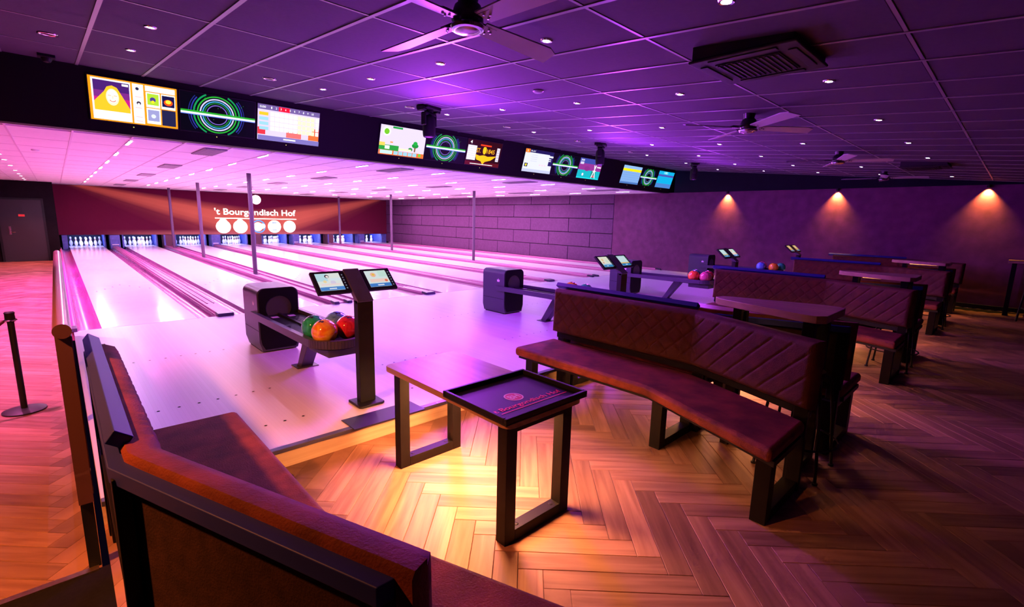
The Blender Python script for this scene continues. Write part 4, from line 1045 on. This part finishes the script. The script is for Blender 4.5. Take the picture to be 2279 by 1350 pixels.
# ================================================================== TABLES
def loop_frame(parent, x0, x1, y0, y1, z0, z1, w=.072, name='leg_frame'):
    b = MB().box(x0, x0+w, y0, y1, z0, z1).box(x1-w, x1, y0, y1, z0, z1).box(x0+w, x1-w, y0, y1, z0, z0+w*.9).box(x0+w, x1-w, y0, y1, z1-w*.7, z1)
    o = b.build(name, M_FRAME, parent, bevel=.003)
    for x in (x0+w+.04, x1-w-.04): MB().lathe([(0,.0035),(.012,.002),(.014,0)], (x, (y0+y1)/2, z0+w*.9), 12).build('bolt_head', M_FRAME, o)
    return o
def low_table(k, label):
    t = thing('low_table', label, 'table', (1.457+k*PITCH_X, -5.87, ZF), 'low tables between the benches')
    h = .695
    def rr(x0, x1, y0, y1, r):
        out = []
        for cx, cy, a0 in ((x1-r,y1-r,0),(x0+r,y1-r,90),(x0+r,y0+r,180),(x1-r,y0+r,270)):
            out += [(cx+r*math.cos(math.radians(a0+a)), cy+r*math.sin(math.radians(a0+a))) for a in (0,30,60,90)]
        return out
    MB().prism(rr(-.285, .285, -.60, .60, .045), h-.036, h).build('table_top', M_TABLE, t, bevel=.003)
    loop_frame(t, -.248, .248, -.555, -.485, 0, h-.036); loop_frame(t, -.248, .248, .465, .535, 0, h-.036)
    MB().box(-.12, .12, -.40, .40, h-.048, h-.037).build('under_light', M_WARM, t, bevel=.002)
    return t
for k in range(4):
    low_table(k, ['near low oak table with tray between the two front benches', 'second low oak table, behind the near right bench', 'third low oak table, mostly hidden behind the second bench', 'farthest low oak table, in the bay by the plaster wall'][k])
# tray
t = thing('serving_tray', 'black square serving tray with red logo on the near table', 'tray', (1.445, -6.235, .556))
MB().box(-.305, .305, -.255, .255, 0, .008).build('tray_base', M_BLACK2, t, bevel=.003)
b = MB()
for x0, x1, y0, y1 in ((-.305,.305,-.255,-.235),(-.305,.305,.235,.255),(-.305,-.285,-.235,.235),(.285,.305,-.235,.235)): b.box(x0, x1, y0, y1, .008, .036)
b.build('rim', M_BLACK2, t, bevel=.004)
pc = Pic(lambda u, v, k: (u, v, .0088+k*.0003), 1)
pc.disc(-.025, -.01, .055, (235,190,225)); pc.disc(-.025, -.01, .047, (205,30,95)); pc.text('BH', -.058, -.035, .008, .015, (240,205,235))
pc.text("'t Bourgondisch Hof", -.26, -.135, .24, -.085, (255,45,90)); pc.rect(-.235, -.15, .255, -.144, (255,45,90))
pc.build('printed_logo', M_PRINT, t)

def wedge_table(k, label):
    cx = 3.33+k*PITCH_X
    t = thing('high_table', label, 'high table', (cx, -6.9, ZF), 'tapered high tables between bench backs')
    h = 1.11
    pts = [(-.02,.42),(.06,.40),(.10,.33),(.27,-.22),(.27,-.32),(.22,-.365),(-.22,-.365),(-.27,-.32),(-.27,-.24),(-.08,.37)]
    MB().prism(pts, h-.05, h).build('table_top', M_TABLE, t, bevel=.004)
    loop_frame(t, -.20, .20, -.30, -.23, 0, h-.05, .06); loop_frame(t, -.075, .075, .20, .26, 0, h-.05, .045)
    MB().box(-.07, .07, -.20, .16, h-.062, h-.051).build('under_light', M_WARM3, t, bevel=.002)
    return t
for k in range(3): wedge_table(k, ['nearest tapered oak high table behind the near right bench', 'second tapered oak high table, between the second and third benches', 'farthest tapered oak high table, in front of the last bench'][k])

def bar_stool(x, y, label, rot=0):
    t = thing('bar_stool', label, 'bar stool', (x, y, ZF), 'thin-legged bar stools', rot)
    q = .19
    for sx in (-1, 1):
        for sy in (-1, 1):
            MB().tube([(sx*q,sy*q,.01),(sx*q*.86,sy*q*.86,.36),(sx*q*.74,sy*q*.74,.60),(sx*q*.66,sy*q*.66,.645),(sx*q*.45,sy*q*.45,.66)], .010, 8).build('leg', M_BLACK2, t, smooth=True)
            MB().cyl((sx*q,sy*q,0), .017, .014, 10).build('foot_cap', M_BLACK2, t)
    r = q*.93*1.414
    MB().tube([(r*math.cos(2*math.pi*i/24), r*math.sin(2*math.pi*i/24), .22) for i in range(25)], .007, 6).build('foot_ring', M_BLACK2, t, smooth=True)
    MB().lathe([(0,.655),(.11,.655),(.128,.67),(.125,.70),(.10,.712),(0,.715)], n=24).build('seat', M_BACK, t, smooth=True)
    return t
bar_stool(3.31, -7.13, 'thin black bar stool under the nearest tapered high table')
bar_stool(6.89, -7.13, 'thin black bar stool under the second tapered high table')
bar_stool(10.53, -7.13, 'thin black bar stool under the farthest tapered high table')
# high table and stool at the right edge
t = thing('bar_table', 'dark high bar table at the right edge by the plaster wall', 'bar table', (13.45, -8.25, ZF))
MB().box(-.30, .42, -.35, .35, 1.04, 1.08).build('table_top', M_TABLE, t, bevel=.006)
loop_frame(t, -.22, .30, .22, .29, 0, 1.04, .06); loop_frame(t, -.22, .30, -.29, -.22, 0, 1.04, .06)
t = thing('high_back_chair', 'dark high-backed bar chair cut off by the right edge', 'chair', (12.42, -8.42, ZF), None, .3)
for sx in (-1, 1):
    for sy in (-1, 1): MB().tube([(sx*.21,sy*.21,0),(sx*.17,sy*.17,.70)], .017, 8).build('leg', M_BLACK2, t, smooth=True)
MB().box(-.22, .22, -.22, .22, .70, .77).build('seat', M_BACK, t, bevel=.02, seg=3)
MB().add([(-.22,.17,.78),(.22,.17,.78),(.22,.23,.78),(-.22,.23,.78),(-.20,.22,1.10),(.20,.22,1.10),(.20,.27,1.10),(-.20,.27,1.10)], [(0,3,2,1),(4,5,6,7),(0,1,5,4),(1,2,6,5),(2,3,7,6),(3,0,4,7)]).build('backrest', M_BACK, t, bevel=.02, seg=3)
MB().box(-.19, .19, -.19, .19, .25, .27).build('foot_rest', M_BLACK2, t)

# ================================================================== LEFT SIDE
t = thing('partition_rail', 'long low partition with rounded top beside the left bench', 'partition')
n = 10; xc, hw = -.322, .026; zt = .998
pr = [(xc-hw, .19)]+[(xc-hw*math.cos(math.pi*i/n), zt+hw*1.1*math.sin(math.pi*i/n)) for i in range(n+1)]+[(xc+hw, .19)]
MB().extrude_y([(x,z) for x,z in pr if z < zt+.001][:1]+[(xc-hw,zt-.02),(xc+hw,zt-.02),(xc+hw,.19)], -5.26, -.25).build('panel', M_RAIL, t)
MB().extrude_y([(xc-.032*math.cos(math.pi*2*i/20), zt+.032*math.sin(math.pi*2*i/20)) for i in range(20)], -5.27, -.22).build('round_top', M_RAIL, t, smooth=True)
MB().box(xc+hw, xc+hw+.004, -5.24, -.27, .22, zt-.03).build('inner_lining', M_RAILIN, t)
for y in (-5.25, -3.6, -1.95, -.30): MB().box(xc-.022, xc+.022, y, y+.045, ZF-.24 if y > -5.2 else ZF, .19).build('post', M_BLACK2, t)
t = thing('rope_stanchion', 'black rope stanchion on a round base in the corridor', 'stanchion', (-.69, -1.76, ZC))
MB().lathe([(0,0),(.155,0),(.155,.012),(.12,.022),(.04,.03),(0,.03)], n=36).build('base', M_BLACK, t, smooth=True)
MB().cyl((0,0,.03), .024, .86, 18).build('post', M_BLACK, t, smooth=True)
MB().lathe([(.024,.86),(.034,.865),(.036,.885),(.034,.93),(.038,.945),(.030,.955),(0,.957)], n=20).build('cap', M_BLACK, t, smooth=True)
MB().lathe([(.045,.872),(.05,.877),(.045,.882),(.040,.877),(.045,.872)], n=18).build('rope_ring', M_CHROME, t, smooth=True)
tag(MB().tube([(-.735,-1.77,.495),(-.80,-1.80,.44),(-.90,-1.84,.37),(-1.05,-1.9,.30),(-1.3,-2.0,.25),(-1.6,-2.1,.30)], .017, 10).build('barrier_rope', M_GLASSR, smooth=True), 'dark barrier rope hanging from the stanchion', 'rope')
# warm downlight that washes the near end of the corridor floor
lamp('SPOT', 'corridor_wash', (-1.75, -5.6, cz(-5.6)-.05), (1,.25,.05), 950, (-.95, -4.75, ZC), .06, 138, 1.0)
lamp('SPOT', 'corridor_wash', (-1.25, -1.4, cz(-1.4)-.05), (1,.16,.50), 1300, (-1.1, -1.2, ZC), .06, 85, 1.0)
for x, y, lb in ((-1.75,-5.6,'amber'), (-1.25,-1.4,'pink')):
    t = thing('corridor_spot', f'round {lb} ceiling spot over the near corridor', 'downlight', (x, y, cz(y)-.004), 'near corridor spots')
    link('ring', dring, t); MB().lathe([(0,-.003),(.035,-.003)], n=14).build('lens', mat(lb+'_lens', (1,.6,.3), .3, emit=(1,.4,.2), es=8), t)
